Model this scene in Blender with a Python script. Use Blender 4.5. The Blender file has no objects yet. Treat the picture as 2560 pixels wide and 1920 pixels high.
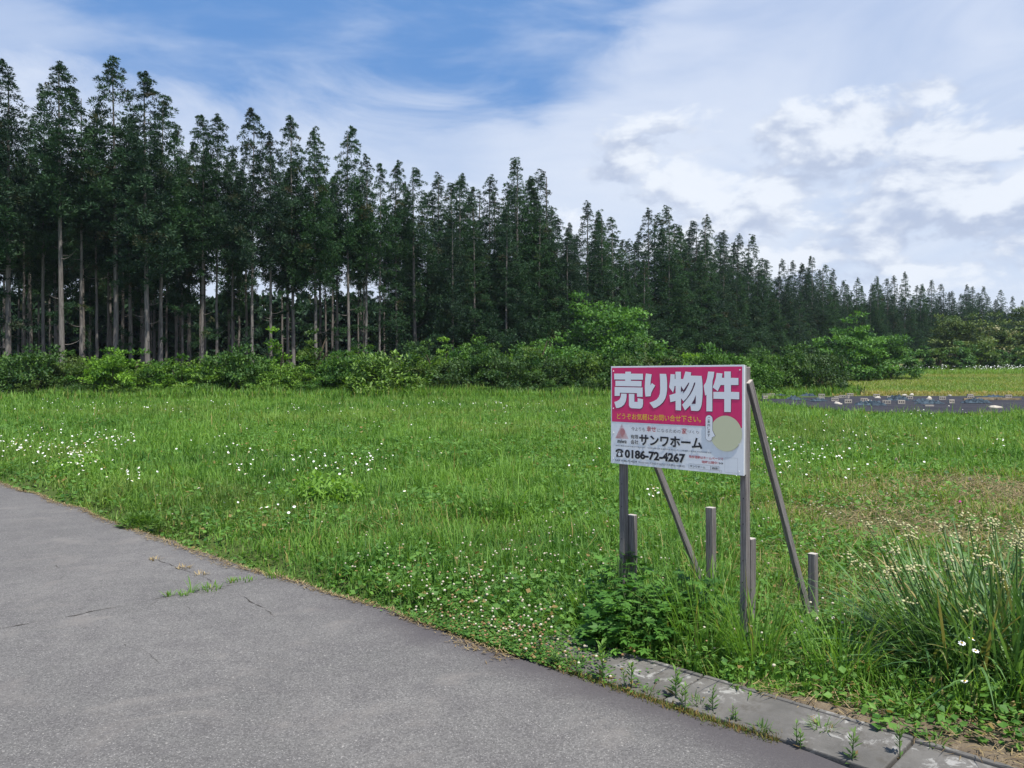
import bpy, bmesh, math
import numpy as np
from mathutils import Vector, Matrix
R = math.radians
scene = bpy.context.scene
col = scene.collection
rng = np.random.default_rng(7)

# ------------------------------------------------------------------ camera
FPX, HOR, CAMH = 2000.0, 943.0, 1.52
PITCH = math.atan((960 - HOR) / FPX)
cam = bpy.data.cameras.new('camera')
cam.sensor_width = 36.0
cam.lens = 36.0 * FPX / 2560
cam.clip_start, cam.clip_end = 0.05, 5000
camo = bpy.data.objects.new('camera', cam)
camo.location = (0, 0, CAMH)
camo.rotation_euler = (math.pi / 2 - PITCH, 0, 0)
col.objects.link(camo)
scene.camera = camo

# ------------------------------------------------------------------ light
SUN_EL, SUN_AZ = 66.0, (0.58, -0.81)
SUN_STRENGTH, SKY_STRENGTH, EXPOSURE = 5.0, 0.1, 0.32
sl = bpy.data.lights.new('sun', 'SUN')
sl.energy = SUN_STRENGTH
sl.angle = R(0.53)
sl.color = (1.0, 0.955, 0.88)
so = bpy.data.objects.new('sun', sl)
_a = np.array(SUN_AZ) / np.linalg.norm(SUN_AZ)
LDIR = Vector((_a[0] * math.cos(R(SUN_EL)), _a[1] * math.cos(R(SUN_EL)), math.sin(R(SUN_EL))))
so.rotation_euler = (-LDIR).to_track_quat('-Z', 'Y').to_euler()
so.location = (20, -10, 60)
col.objects.link(so)

# ---- node helpers
class NT:
    def __init__(s, nt):
        s.nt = nt
    def n(s, t, ins=None, **kw):
        nd = s.nt.nodes.new(t)
        for k, v in kw.items():
            setattr(nd, k, v)
        for k, v in (ins or {}).items():
            sk = nd.inputs[k]
            if isinstance(v, bpy.types.NodeSocket):
                s.nt.links.new(v, sk)
            else:
                sk.default_value = v
        return nd
    def m(s, op, a, b=0.0, c=0.0, clamp=False):
        return s.n('ShaderNodeMath', {0: a, 1: b, 2: c}, operation=op, use_clamp=clamp).outputs[0]
    def vm(s, op, a, b=(0, 0, 0)):
        nd = s.n('ShaderNodeVectorMath', {0: a, 1: b}, operation=op)
        return nd.outputs[0]
    def mix(s, fac, a, b, blend='MIX'):
        nd = s.nt.nodes.new('ShaderNodeMix')
        nd.data_type = 'RGBA'
        nd.blend_type = blend
        nd.clamp_factor = True
        for k, v in ((0, fac), (6, a), (7, b)):
            sk = nd.inputs[k]
            if isinstance(v, bpy.types.NodeSocket):
                s.nt.links.new(v, sk)
            else:
                sk.default_value = v if k == 0 else (tuple(v) + (1,) if len(v) == 3 else v)
        return nd.outputs[2]
    def rng(s, v, a, b, c=0.0, d=1.0, smooth=True):
        nd = s.n('ShaderNodeMapRange', {0: v, 1: a, 2: b, 3: c, 4: d})
        nd.interpolation_type = 'SMOOTHSTEP' if smooth else 'LINEAR'
        return nd.outputs[0]
    def noise(s, vec, scale, detail=4, rough=0.55, dist=0.0):
        nd = s.n('ShaderNodeTexNoise', {'Vector': vec, 'Scale': scale, 'Detail': detail, 'Roughness': rough, 'Distortion': dist})
        return nd.outputs[0]

# ---- world sky with clouds
world = bpy.data.worlds.new('World')
scene.world = world
world.use_nodes = True
world.node_tree.nodes.clear()
w = NT(world.node_tree)
sky = w.n('ShaderNodeTexSky')
sky.sky_type = 'NISHITA'
sky.sun_disc = False
sky.sun_elevation = R(SUN_EL)
sky.sun_rotation = math.atan2(_a[0], _a[1])
sky.air_density, sky.dust_density, sky.ozone_density = 1.0, 0.6, 1.6
dirv = w.n('ShaderNodeTexCoord').outputs['Generated']
dirv = w.vm('NORMALIZE', dirv)
sep = w.n('ShaderNodeSeparateXYZ', {0: dirv})
dx, dy, dz = sep.outputs
hor_len = w.m('SQRT', w.m('ADD', w.m('MULTIPLY', dx, dx), w.m('MULTIPLY', dy, dy)))
el = w.m('DIVIDE', dz, w.m('MAXIMUM', hor_len, 0.05))
saz = w.m('DIVIDE', dx, w.m('MAXIMUM', hor_len, 0.05))
st_vec = w.vm('MULTIPLY', dirv, (1.0, 1.0, 2.6))
n1 = w.noise(st_vec, 4.2, 10, 0.62, 0.7)
n2 = w.noise(w.vm('ADD', w.vm('MULTIPLY', dirv, (1.0, 1.0, 3.4)), (3.1, 1.7, 0.4)), 2.3, 6, 0.55, 0.8)
rise = w.m('MULTIPLY', w.m('MAXIMUM', w.m('SUBTRACT', saz, 0.03), 0.0), 0.85)
elb = w.m('ADD', rise, 0.352)
veil = w.rng(w.m('ADD', w.m('SUBTRACT', elb, el), w.m('MULTIPLY', w.m('SUBTRACT', n1, 0.5), 0.24)), -0.05, 0.08)
veil = w.m('MULTIPLY', veil, w.rng(n2, 0.30, 0.62, 0.60, 0.96))
wisp = w.m('MULTIPLY', w.rng(w.m('ADD', n2, w.m('MULTIPLY', n1, 0.35)), 0.58, 0.95), 0.60)
cover = w.m('MAXIMUM', veil, wisp)
cover = w.m('MAXIMUM', cover, w.rng(el, 0.30, 0.04, 0.0, 0.95))
K = 0.92 / SKY_STRENGTH
veilcol = w.mix(w.rng(el, 0.55, 0.12), (0.535 * K, 0.615 * K, 0.79 * K), (0.68 * K, 0.745 * K, 0.855 * K))
blue = w.mix(0.72, sky.outputs[0], (0.118 * K, 0.293 * K, 0.655 * K))
c0 = w.mix(cover, blue, veilcol)
# cumulus heaps low in the sky
cvec = w.vm('MULTIPLY', dirv, (1.0, 1.0, 1.9))
n3 = w.noise(w.vm('ADD', cvec, (0.35, 0.2, 0.12)), 9.5, 11, 0.58, 0.25)
n3b = w.noise(w.vm('ADD', cvec, (0.372, 0.2, 0.165)), 9.5, 6, 0.52, 0.25)
reg = w.m('MULTIPLY', w.rng(el, 0.42, 0.27), w.rng(el, 0.03, 0.12))
regaz = w.rng(saz, -0.08, 0.24, -0.15, 0.125)
cm = w.m('ADD', w.m('ADD', n3, regaz), w.m('MULTIPLY', w.m('SUBTRACT', reg, 1.0), 0.4))
cmask = w.rng(cm, 0.50, 0.63, 0.0, 0.85)
shade = w.rng(w.m('SUBTRACT', n3, n3b), -0.11, 0.115)
ccol = w.mix(shade, (0.43 * K, 0.50 * K, 0.655 * K), (0.775 * K, 0.82 * K, 0.89 * K))
c1 = w.mix(cmask, c0, ccol)
bg = w.n('ShaderNodeBackground', {0: c1, 1: SKY_STRENGTH})
wo = w.n('ShaderNodeOutputWorld', {0: bg.outputs[0]})

# ---- colour management
scene.view_settings.view_transform = 'Standard'
scene.view_settings.look = 'None'
scene.view_settings.exposure = EXPOSURE
scene.view_settings.gamma = 1.0
scene.view_settings.use_curve_mapping = False
scene.render.engine = 'CYCLES'
scene.cycles.use_denoising = True
scene.cycles.max_bounces = 6
scene.cycles.diffuse_bounces = 3
scene.cycles.transmission_bounces = 4
scene.cycles.transparent_max_bounces = 4

# ------------------------------------------------------------------ geometry helpers
def terr(x, y):
    x = np.asarray(x, float); y = np.asarray(y, float)
    d = np.maximum(0, y - 42)
    h = np.where(d < 110, 0.00038 * d * d, 0.00038 * 110 * 110 + np.minimum(d - 110, 110) * 0.06)
    h = h + 0.25 * np.clip((y - 30) / 20, 0, 1) * np.clip((8 - x) / 12, 0, 1)
    return h

def ray(px, py):
    d = np.array([(px - 1280) / FPX, 1.0, -(py - 960) / FPX])
    c, s = math.cos(PITCH), math.sin(PITCH)
    return np.array([d[0], d[1] * c + d[2] * s, d[2] * c - d[1] * s])

def gp(px, py):
    """ground point under a point of the photograph"""
    d = ray(px, py)
    t = 1.0
    for _ in range(40):
        p = d * t
        h = float(terr(p[0], p[1]))
        if d[2] < -1e-5:
            t = 0.5 * t + 0.5 * min((h - CAMH) / d[2], 400)
    p = d * t
    return np.array([p[0], p[1], float(terr(p[0], p[1]))])

def at_depth(px, Y):
    d = ray(px, HOR)
    return d[0] / d[1] * Y

def z_at(px, py, Y):
    d = ray(px, py)
    return CAMH + d[2] / d[1] * Y

def vnoise(x, y, seed=0):
    x = np.asarray(x, float); y = np.asarray(y, float)
    xi = np.floor(x).astype(np.int64); yi = np.floor(y).astype(np.int64)
    fx = x - xi; fy = y - yi
    fx = fx * fx * (3 - 2 * fx); fy = fy * fy * (3 - 2 * fy)
    def h(a, b):
        n = (a * 374761393 + b * 668265263 + seed * 1442695041) & 0xffffffff
        n = ((n ^ (n >> 13)) * 1274126177) & 0xffffffff
        return ((n ^ (n >> 16)) & 0xffff) / 65535.0
    return (h(xi, yi) * (1 - fx) + h(xi + 1, yi) * fx) * (1 - fy) + (h(xi, yi + 1) * (1 - fx) + h(xi + 1, yi + 1) * fx) * fy

def norm(v):
    return v / np.maximum(np.linalg.norm(v, axis=-1, keepdims=True), 1e-9)

def tri_mesh(name, V, F, attrs=None, smooth=False):
    V = np.ascontiguousarray(V, np.float32).reshape(-1, 3)
    F = np.ascontiguousarray(F, np.int32)
    k = F.shape[1]
    me = bpy.data.meshes.new(name)
    me.vertices.add(len(V)); me.vertices.foreach_set('co', V.ravel())
    me.loops.add(F.size); me.loops.foreach_set('vertex_index', F.ravel())
    me.polygons.add(len(F)); me.polygons.foreach_set('loop_start', np.arange(0, F.size, k, dtype=np.int32))
    for an, av in (attrs or {}).items():
        a = me.attributes.new(an, 'FLOAT', 'POINT')
        a.data.foreach_set('value', np.ascontiguousarray(av, np.float32).ravel())
    me.update(calc_edges=True)
    me.polygons.foreach_set('use_smooth', np.full(len(F), smooth))
    return me

def link(name, me, mat=None, parent=None, loc=None):
    o = bpy.data.objects.new(name, me)
    col.objects.link(o)
    if mat is not None and not me.materials:
        me.materials.append(mat)
    if parent is not None:
        o.parent = parent
    if loc is not None:
        o.location = loc
    return o

def tag(o, label=None, cat=None, group=None, kind=None):
    if label: o['label'] = label
    if cat: o['category'] = cat
    if group: o['group'] = group
    if kind: o['kind'] = kind
    return o

def empty(name, loc, rz=0.0):
    o = bpy.data.objects.new(name, None)
    o.empty_display_size = 0.2
    col.objects.link(o)
    o.location = loc
    o.rotation_euler = (0, 0, rz)
    return o

class Acc:
    """collects triangle soups"""
    def __init__(s):
        s.V, s.F, s.T, s.D, s.n = [], [], [], [], 0
    def add(s, V, F, tint=0.5, dry=0.0):
        V = np.asarray(V, float).reshape(-1, 3)
        s.V.append(V); s.F.append(np.asarray(F, np.int64) + s.n)
        s.T.append(np.broadcast_to(np.asarray(tint, float), (len(V),)))
        s.D.append(np.broadcast_to(np.asarray(dry, float), (len(V),)))
        s.n += len(V)
    def mesh(s, name, smooth=False):
        return tri_mesh(name, np.concatenate(s.V), np.concatenate(s.F),
                        {'tint': np.concatenate(s.T), 'dry': np.concatenate(s.D)}, smooth)

def rsph(n, g):
    return norm(g.normal(size=(n, 3)))

def rhombi(base, dirs, length, width, g, fold=0.15, mid=0.45):
    """pointed leaves: base, two flanks, tip"""
    n = len(base)
    side = norm(np.cross(dirs, rsph(n, g)))
    nn = np.cross(side, dirs)
    length = np.broadcast_to(length, (n,))[:, None]; width = np.broadcast_to(width, (n,))[:, None]
    m = base + dirs * length * mid
    V = np.stack([base, m + side * width + nn * width * fold, base + dirs * length, m - side * width + nn * width * fold], 1)
    i = np.arange(n)[:, None] * 4
    F = np.concatenate([i + [0, 1, 2], i + [0, 2, 3]])
    return V.reshape(-1, 3), F

def facing(base, dirs, nrm, length, width, mid=0.45, fold=0.15):
    """pointed leaves whose upper side looks along nrm"""
    n = len(base)
    side = norm(np.cross(dirs, nrm))
    length = np.broadcast_to(length, (n,))[:, None]; width = np.broadcast_to(width, (n,))[:, None]
    m = base + dirs * length * mid
    up = np.cross(side, dirs)
    V = np.stack([base, m + side * width + up * width * fold, base + dirs * length, m - side * width + up * width * fold], 1)
    i = np.arange(n)[:, None] * 4
    return V.reshape(-1, 3), np.concatenate([i + [0, 1, 2], i + [0, 2, 3]])

def blades(base, L, W, az, lean, bend, facez=None):
    """grass blades: two segments and a tip"""
    n = len(base)
    d = np.stack([np.cos(az), np.sin(az), np.zeros(n)], 1)
    fz = az + np.pi / 2 if facez is None else facez
    s = np.stack([np.cos(fz), np.sin(fz), np.zeros(n)], 1) * (W / 2)[:, None]
    up = np.array([0, 0, 1.0])
    m = base + d * (L * 0.5 * np.sin(lean))[:, None] + up * (L * 0.5 * np.cos(lean))[:, None]
    l2 = lean + bend
    t = m + d * (L * 0.5 * np.sin(l2))[:, None] + up * (L * 0.5 * np.cos(l2))[:, None]
    V = np.stack([base - s, base + s, m - s * 0.85, m + s * 0.85, t], 1)
    i = np.arange(n)[:, None] * 5
    F = np.concatenate([i + [0, 1, 3], i + [0, 3, 2], i + [2, 3, 4]])
    return V.reshape(-1, 3), F

def strap(base, az, L, W, lean, curl, segs=6):
    """long arching ribbons, n of them"""
    n = len(base)
    d = np.stack([np.cos(az), np.sin(az), np.zeros(n)], 1)
    s = np.stack([-np.sin(az), np.cos(az), np.zeros(n)], 1)
    p = base.copy(); ang = lean.copy(); rows = []
    for k in range(segs + 1):
        f = k / segs
        wd = W * np.where(f < 0.75, 1 - 0.25 * f, np.maximum(0.03, (1 - f) * 3.2))
        crease = W[:, None] * 0.0
        rows.append(np.stack([p - s * (wd / 2)[:, None], p + s * (wd / 2)[:, None]], 1))
        p = p + (d * np.sin(ang)[:, None] + np.array([0, 0, 1.0]) * np.cos(ang)[:, None]) * (L / segs)[:, None]
        ang = ang + curl / segs
    V = np.stack(rows, 1)
    i = np.arange(n)[:, None] * (2 * (segs + 1))
    F = []
    for k in range(segs):
        F += [i + [2 * k, 2 * k + 1, 2 * k + 3], i + [2 * k, 2 * k + 3, 2 * k + 2]]
    return V.reshape(-1, 3), np.concatenate(F)

def tubes(paths, radii, sides=6):
    """paths: list of (k,3) points, radii: list of (k,)"""
    acc = Acc()
    for P, r in zip(paths, radii):
        P = np.asarray(P, float); k = len(P)
        T = norm(np.gradient(P, axis=0))
        ref = np.where(np.abs(T[:, 2:3]) > 0.9, [[1.0, 0, 0]], [[0, 0, 1.0]])
        A = norm(np.cross(T, ref)); B = np.cross(T, A)
        th = np.arange(sides) / sides * 2 * np.pi
        V = P[:, None] + (A[:, None] * np.cos(th)[None, :, None] + B[:, None] * np.sin(th)[None, :, None]) * np.asarray(r)[:, None, None]
        F = []
        for a in range(k - 1):
            for b in range(sides):
                c = (b + 1) % sides
                F += [(a * sides + b, a * sides + c, (a + 1) * sides + c), (a * sides + b, (a + 1) * sides + c, (a + 1) * sides + b)]
        acc.add(V, F)
    return acc

def box_bm(sx, sy, sz, bev=0.0, origin=(0, 0, 0)):
    bm = bmesh.new()
    bmesh.ops.create_cube(bm, size=1.0)
    bmesh.ops.scale(bm, verts=bm.verts, vec=(sx, sy, sz))
    if bev > 0:
        bmesh.ops.bevel(bm, geom=bm.edges[:], offset=bev, segments=2, affect='EDGES', profile=0.6)
    bmesh.ops.translate(bm, verts=bm.verts, vec=origin)
    return bm

def bm_mesh(bm, name):
    me = bpy.data.meshes.new(name)
    bm.to_mesh(me); bm.free()
    return me

# ------------------------------------------------------------------ materials
def material(name):
    m = bpy.data.materials.new(name)
    m.use_nodes = True
    m.node_tree.nodes.clear()
    t = NT(m.node_tree)
    t.out = t.n('ShaderNodeOutputMaterial')
    return m, t

def foliage(name, dark, light, dry=(0.30, 0.22, 0.09), transl=0.28, gloss=0.03, rnd=0.25, warm=None, rough=0.55):
    m, t = material(name)
    tint = t.n('ShaderNodeAttribute', attribute_name='tint').outputs['Fac']
    dr = t.n('ShaderNodeAttribute', attribute_name='dry').outputs['Fac']
    c = t.mix(tint, dark, light)
    c = t.mix(dr, c, dry)
    oi = t.n('ShaderNodeObjectInfo').outputs['Random']
    if rnd:
        c = t.mix(1.0, c, t.n('ShaderNodeCombineColor', {0: t.rng(oi, 0, 1, 1 - rnd * 0.6, 1 + rnd * 0.9, False), 1: t.rng(oi, 0, 1, 1 - rnd, 1 + rnd, False), 2: t.rng(oi, 0, 1, 1 + rnd * .2, 1 - rnd * .2, False)}).outputs[0], 'MULTIPLY')
    d = t.n('ShaderNodeBsdfPrincipled', {'Base Color': c, 'Roughness': rough, 'Specular IOR Level': gloss * 10})
    tr = t.n('ShaderNodeBsdfTranslucent', {'Color': t.mix(1.0, c, warm or (1.25, 1.25, 0.6), 'MULTIPLY')})
    mx = t.n('ShaderNodeMixShader', {0: transl, 1: d.outputs[0], 2: tr.outputs[0]})
    t.nt.links.new(mx.outputs[0], t.out.inputs[0])
    return m

def simple(name, c, rough=0.7, spec=0.3, vary=0.0, vscale=8.0, metal=0.0, bump=0.0, bscale=60.0, c2=None, stretch=(1, 1, 1)):
    m, t = material(name)
    vec = t.n('ShaderNodeTexCoord').outputs['Object']
    vec = t.vm('MULTIPLY', vec, stretch)
    cc = tuple(c) + (1,)
    if vary or c2:
        n = t.noise(vec, vscale, 6, 0.6)
        c2 = c2 or tuple(x * (1 - vary) for x in c)
        cc = t.mix(t.rng(n, 0.35, 0.68), c, c2)
    ins = {'Base Color': cc, 'Roughness': rough, 'Specular IOR Level': spec, 'Metallic': metal}
    if bump:
        b = t.n('ShaderNodeBump', {'Strength': bump, 'Distance': 0.01, 'Height': t.noise(vec, bscale, 5, 0.6)})
        ins['Normal'] = b.outputs[0]
    p = t.n('ShaderNodeBsdfPrincipled', ins)
    t.nt.links.new(p.outputs[0], t.out.inputs[0])
    return m

M = {}
M['cedar'] = foliage('cedar_foliage', (0.011, 0.037, 0.017), (0.050, 0.116, 0.042), dry=(0.09, 0.055, 0.022), transl=0.12, rnd=0.22, gloss=0.02)
M['bark'] = simple('cedar_bark', (0.225, 0.207, 0.190), 0.9, 0.1, c2=(0.108, 0.095, 0.086), vscale=3.0, stretch=(6, 6, 0.5), bump=0.6, bscale=9)
M['bush'] = foliage('shrub_leaves', (0.032, 0.092, 0.014), (0.165, 0.300, 0.046), transl=0.36, rnd=0.42)
M['bush_dark'] = foliage('shrub_leaves_dark', (0.022, 0.074, 0.015), (0.100, 0.200, 0.038), transl=0.32, rnd=0.30)
M['broad'] = foliage('broadleaf_leaves', (0.030, 0.096, 0.022), (0.140, 0.285, 0.064), transl=0.32, rnd=0.15)
M['olive'] = foliage('olive_leaves', (0.040, 0.085, 0.020), (0.165, 0.225, 0.060), transl=0.3, rnd=0.1)
M['cream'] = foliage('blossom_leaves', (0.042, 0.085, 0.022), (0.170, 0.225, 0.062), dry=(0.52, 0.47, 0.28), transl=0.25, rnd=0.1)
M['grass'] = foliage('meadow_grass', (0.054, 0.150, 0.022), (0.225, 0.400, 0.066), dry=(0.36, 0.29, 0.11), transl=0.42, rnd=0)
M['clover'] = foliage('clover_leaf', (0.044, 0.130, 0.020), (0.155, 0.305, 0.050), dry=(0.30, 0.18, 0.07), transl=0.30, rnd=0)
M['straw'] = foliage('straw', (0.20, 0.135, 0.062), (0.42, 0.33, 0.165), dry=(0.12, 0.08, 0.045), transl=0.15, rnd=0)
M['mugwort'] = foliage('mugwort_leaf', (0.032, 0.110, 0.016), (0.130, 0.290, 0.045), transl=0.34, rnd=0.0)
M['weed'] = foliage('weed_leaf', (0.045, 0.115, 0.024), (0.165, 0.290, 0.065), dry=(0.25, 0.15, 0.06), transl=0.34, rnd=0.2)
M['strap'] = foliage('strap_leaf', (0.040, 0.115, 0.028), (0.175, 0.315, 0.085), dry=(0.33, 0.27, 0.10), transl=0.28, gloss=0.06, rnd=0)
M['bud'] = simple('bud', (0.52, 0.50, 0.26), 0.6, 0.2, vary=0.4, vscale=60)
M['petal'] = simple('white_petal', (0.86, 0.86, 0.84), 0.7, 0.1)
M['yolk'] = simple('flower_eye', (0.75, 0.48, 0.05), 0.7, 0.1)
M['cloverhead'] = simple('clover_head', (0.62, 0.58, 0.47), 0.8, 0.1, c2=(0.40, 0.33, 0.22), vscale=25)
M['cloverold'] = simple('clover_head_withered', (0.34, 0.215, 0.115), 0.8, 0.1, c2=(0.24, 0.14, 0.07), vscale=25)
M['post'] = simple('weathered_wood', (0.235, 0.215, 0.21), 0.85, 0.2, c2=(0.115, 0.102, 0.098), vscale=5, stretch=(26, 26, 0.9), bump=0.6, bscale=9)
M['post_end'] = simple('sawn_end_grain', (0.52, 0.47, 0.42), 0.9, 0.1, vary=0.25, vscale=40)
M['panel'] = simple('sign_panel_white', (0.87, 0.88, 0.89), 0.45, 0.4, vary=0.07, vscale=5, stretch=(3, 1, .6))
M['red'] = simple('print_crimson', (0.78, 0.034, 0.165), 0.5, 0.4, vary=0.10, vscale=4, stretch=(3, 1, .6))
M['shadow_print'] = simple('print_plum', (0.075, 0.010, 0.040), 0.4, 0.5)
M['white_print'] = simple('print_white', (0.87, 0.88, 0.89), 0.4, 0.5)
M['yellow'] = simple('print_yellow', (0.85, 0.60, 0.05), 0.4, 0.5)
M['navy'] = simple('print_black', (0.012, 0.014, 0.022), 0.4, 0.5)
M['grey_print'] = simple('print_grey', (0.16, 0.15, 0.17), 0.4, 0.5)
M['red_print'] = simple('print_red', (0.48, 0.035, 0.06), 0.4, 0.5)
M['cream_print'] = simple('print_cream', (0.66, 0.65, 0.42), 0.4, 0.5)
M['screw'] = simple('screw_head', (0.75, 0.75, 0.76), 0.35, 0.5, metal=0.6)
M['cblock'] = simple('concrete_block', (0.44, 0.40, 0.345), 0.95, 0.1, vary=0.3, vscale=9, bump=0.3, bscale=50)
M['stone'] = simple('field_stone', (0.55, 0.50, 0.42), 0.9, 0.1, vary=0.35, vscale=7, bump=0.4, bscale=20)
M['tarp'] = simple('blue_grey_sheeting', (0.070, 0.100, 0.125), 0.8, 0.1, c2=(0.022, 0.034, 0.046), vscale=6)
M['timber'] = simple('old_timber', (0.33, 0.26, 0.16), 0.9, 0.1, vary=0.4, vscale=5)
M['soilcrack'] = simple('crack_soil', (0.085, 0.077, 0.068), 0.95, 0.05, vary=0.4, vscale=30)
M['stem'] = simple('stem_wood', (0.10, 0.078, 0.055), 0.9, 0.1, vary=0.3)
M['gstem'] = simple('green_stem', (0.07, 0.14, 0.035), 0.7, 0.2, vary=0.3)
M['pink'] = simple('magenta_petal', (0.42, 0.03, 0.24), 0.7, 0.1)

# asphalt
EN = np.array([0.70059106, 0.71356301]); EOFF = 3.1395     # road edge: EN.p = EOFF
ET = np.array([EN[1], -EN[0]])
def sd(x, y): return EN[0] * x + EN[1] * y - EOFF
def st(s, t):
    p = EN * (EOFF + s) + ET * t
    return p

def asphalt():
    m, t = material('old_asphalt')
    vec = t.n('ShaderNodeTexCoord').outputs['Object']
    big = t.noise(vec, 0.55, 5, 0.6, 0.4)
    mid = t.noise(vec, 5.0, 5, 0.6)
    c = t.mix(t.rng(big, 0.3, 0.7), (0.120, 0.115, 0.108), (0.158, 0.150, 0.140))
    c = t.mix(t.rng(mid, 0.35, 0.7, 0, 0.6), c, (0.108, 0.101, 0.098))
    v = t.n('ShaderNodeTexVoronoi', {'Vector': vec, 'Scale': 150.0, 'Randomness': 1.0})
    gr = t.n('ShaderNodeSeparateColor', {0: v.outputs['Color']})
    peb = t.m('MULTIPLY', t.rng(v.outputs['Distance'], 0.42, 0.25), t.rng(gr.outputs[0], 0.45, 0.9))
    c = t.mix(t.m('MULTIPLY', peb, 0.8), c, (0.36, 0.34, 0.315))
    drk = t.m('MULTIPLY', t.rng(v.outputs['Distance'], 0.42, 0.2), t.rng(gr.outputs[1], 0.55, 0.9))
    c = t.mix(t.m('MULTIPLY', drk, 0.8), c, (0.055, 0.052, 0.050))
    v3 = t.n('ShaderNodeTexVoronoi', {'Vector': vec, 'Scale': 125.0, 'Randomness': 1.0})
    g3 = t.n('ShaderNodeSeparateColor', {0: v3.outputs['Color']})
    k3 = t.rng(g3.outputs[2], 0.0, 1.0, 0.76, 1.26, False)
    c = t.mix(1.0, c, t.n('ShaderNodeCombineColor', {0: k3, 1: k3, 2: k3}).outputs[0], 'MULTIPLY')
    v2 = t.n('ShaderNodeTexVoronoi', {'Vector': vec, 'Scale': 46.0, 'Randomness': 1.0})
    g2 = t.n('ShaderNodeSeparateColor', {0: v2.outputs['Color']})
    p2 = t.m('MULTIPLY', t.rng(v2.outputs['Distance'], 0.26, 0.16), t.rng(g2.outputs[0], 0.86, 0.97))
    c = t.mix(t.m('MULTIPLY', p2, 0.6), c, (0.40, 0.375, 0.34))
    c = t.mix(t.rng(t.noise(vec, 55, 3, 0.7), 0.52, 0.72, 0, 0.65), c, (0.078, 0.073, 0.071))
    c = t.mix(t.m('MULTIPLY', t.rng(t.noise(t.vm('MULTIPLY', vec, (1.0, 1.0, 1.0)), 1.7, 6, 0.65, 0.8), 0.52, 0.70), 0.5), c, (0.205, 0.187, 0.168))
    # damp mossy stain along the grass edge
    sp = t.n('ShaderNodeSeparateXYZ', {0: vec})
    dist = t.m('SUBTRACT', EOFF, t.m('ADD', t.m('MULTIPLY', sp.outputs[0], float(EN[0])), t.m('MULTIPLY', sp.outputs[1], float(EN[1]))))
    wob = t.m('ADD', dist, t.m('MULTIPLY', t.m('SUBTRACT', t.noise(vec, 1.6, 4, 0.6), 0.5), 0.55))
    along = t.m('ADD', t.m('MULTIPLY', sp.outputs[0], float(ET[0])), t.m('MULTIPLY', sp.outputs[1], float(ET[1])))
    strength = t.rng(along, -5.4, -3.6, 0.15, 0.9)
    c = t.mix(t.m('MULTIPLY', t.rng(wob, 0.42, 0.02), strength), c, (0.074, 0.066, 0.068))
    hgt = t.m('ADD', t.m('MULTIPLY', v.outputs['Distance'], 0.6), t.noise(vec, 240, 3))
    b = t.n('ShaderNodeBump', {'Strength': 0.35, 'Distance': 0.004, 'Height': hgt})
    p = t.n('ShaderNodeBsdfPrincipled', {'Base Color': c, 'Roughness': 0.88, 'Specular IOR Level': 0.25, 'Normal': b.outputs[0]})
    t.nt.links.new(p.outputs[0], t.out.inputs[0])
    return m
M['asphalt'] = asphalt()

def concrete():
    m, t = material('lichened_concrete')
    vec = t.n('ShaderNodeTexCoord').outputs['Object']
    c = t.mix(t.rng(t.noise(vec, 3.0, 6, 0.65), 0.3, 0.7), (0.100, 0.095, 0.087), (0.158, 0.149, 0.136))
    n = t.noise(vec, 13.0, 9, 0.75, 0.6)
    n2 = t.noise(vec, 2.2, 3, 0.5)
    lich = t.m('MULTIPLY', t.rng(n, 0.53, 0.60), t.rng(n2, 0.46, 0.62))
    c = t.mix(t.m('MULTIPLY', lich, 0.55), c, (0.46, 0.45, 0.42))
    c = t.mix(t.rng(t.noise(vec, 9, 6, 0.75), 0.50, 0.70, 0, 0.8), c, (0.09, 0.082, 0.07))
    b = t.n('ShaderNodeBump', {'Strength': 0.5, 'Distance': 0.006, 'Height': t.noise(vec, 70, 6, 0.65)})
    p = t.n('ShaderNodeBsdfPrincipled', {'Base Color': c, 'Roughness': 0.95, 'Specular IOR Level': 0.15, 'Normal': b.outputs[0]})
    t.nt.links.new(p.outputs[0], t.out.inputs[0])
    return m
M['concrete'] = concrete()

def ground_mat():
    m, t = material('meadow_soil')
    vec = t.n('ShaderNodeTexCoord').outputs['Object']
    sp = t.n('ShaderNodeSeparateXYZ', {0: vec})
    n = t.noise(vec, 0.8, 6, 0.65)
    f = t.noise(vec, 14, 5, 0.65)
    c = t.mix(t.rng(n, 0.3, 0.7), (0.052, 0.084, 0.020), (0.078, 0.118, 0.028))
    c = t.mix(t.rng(f, 0.4, 0.7, 0, 0.6), c, (0.050, 0.045, 0.022))
    # the far mown field is paler and drier than the meadow
    far = t.m('MULTIPLY', t.rng(sp.outputs[1], 58, 63), t.rng(sp.outputs[0], 12, 20))
    fn = t.noise(t.vm('MULTIPLY', vec, (0.5, 1.6, 1.0)), 0.16, 5, 0.6)
    fc = t.mix(t.rng(fn, 0.35, 0.65), (0.098, 0.135, 0.034), (0.170, 0.160, 0.064))
    c = t.mix(far, c, fc)
    b = t.n('ShaderNodeBump', {'Strength': 0.6, 'Distance': 0.03, 'Height': f})
    p = t.n('ShaderNodeBsdfPrincipled', {'Base Color': c, 'Roughness': 0.95, 'Specular IOR Level': 0.1, 'Normal': b.outputs[0]})
    t.nt.links.new(p.outputs[0], t.out.inputs[0])
    return m
M['ground'] = ground_mat()

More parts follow.
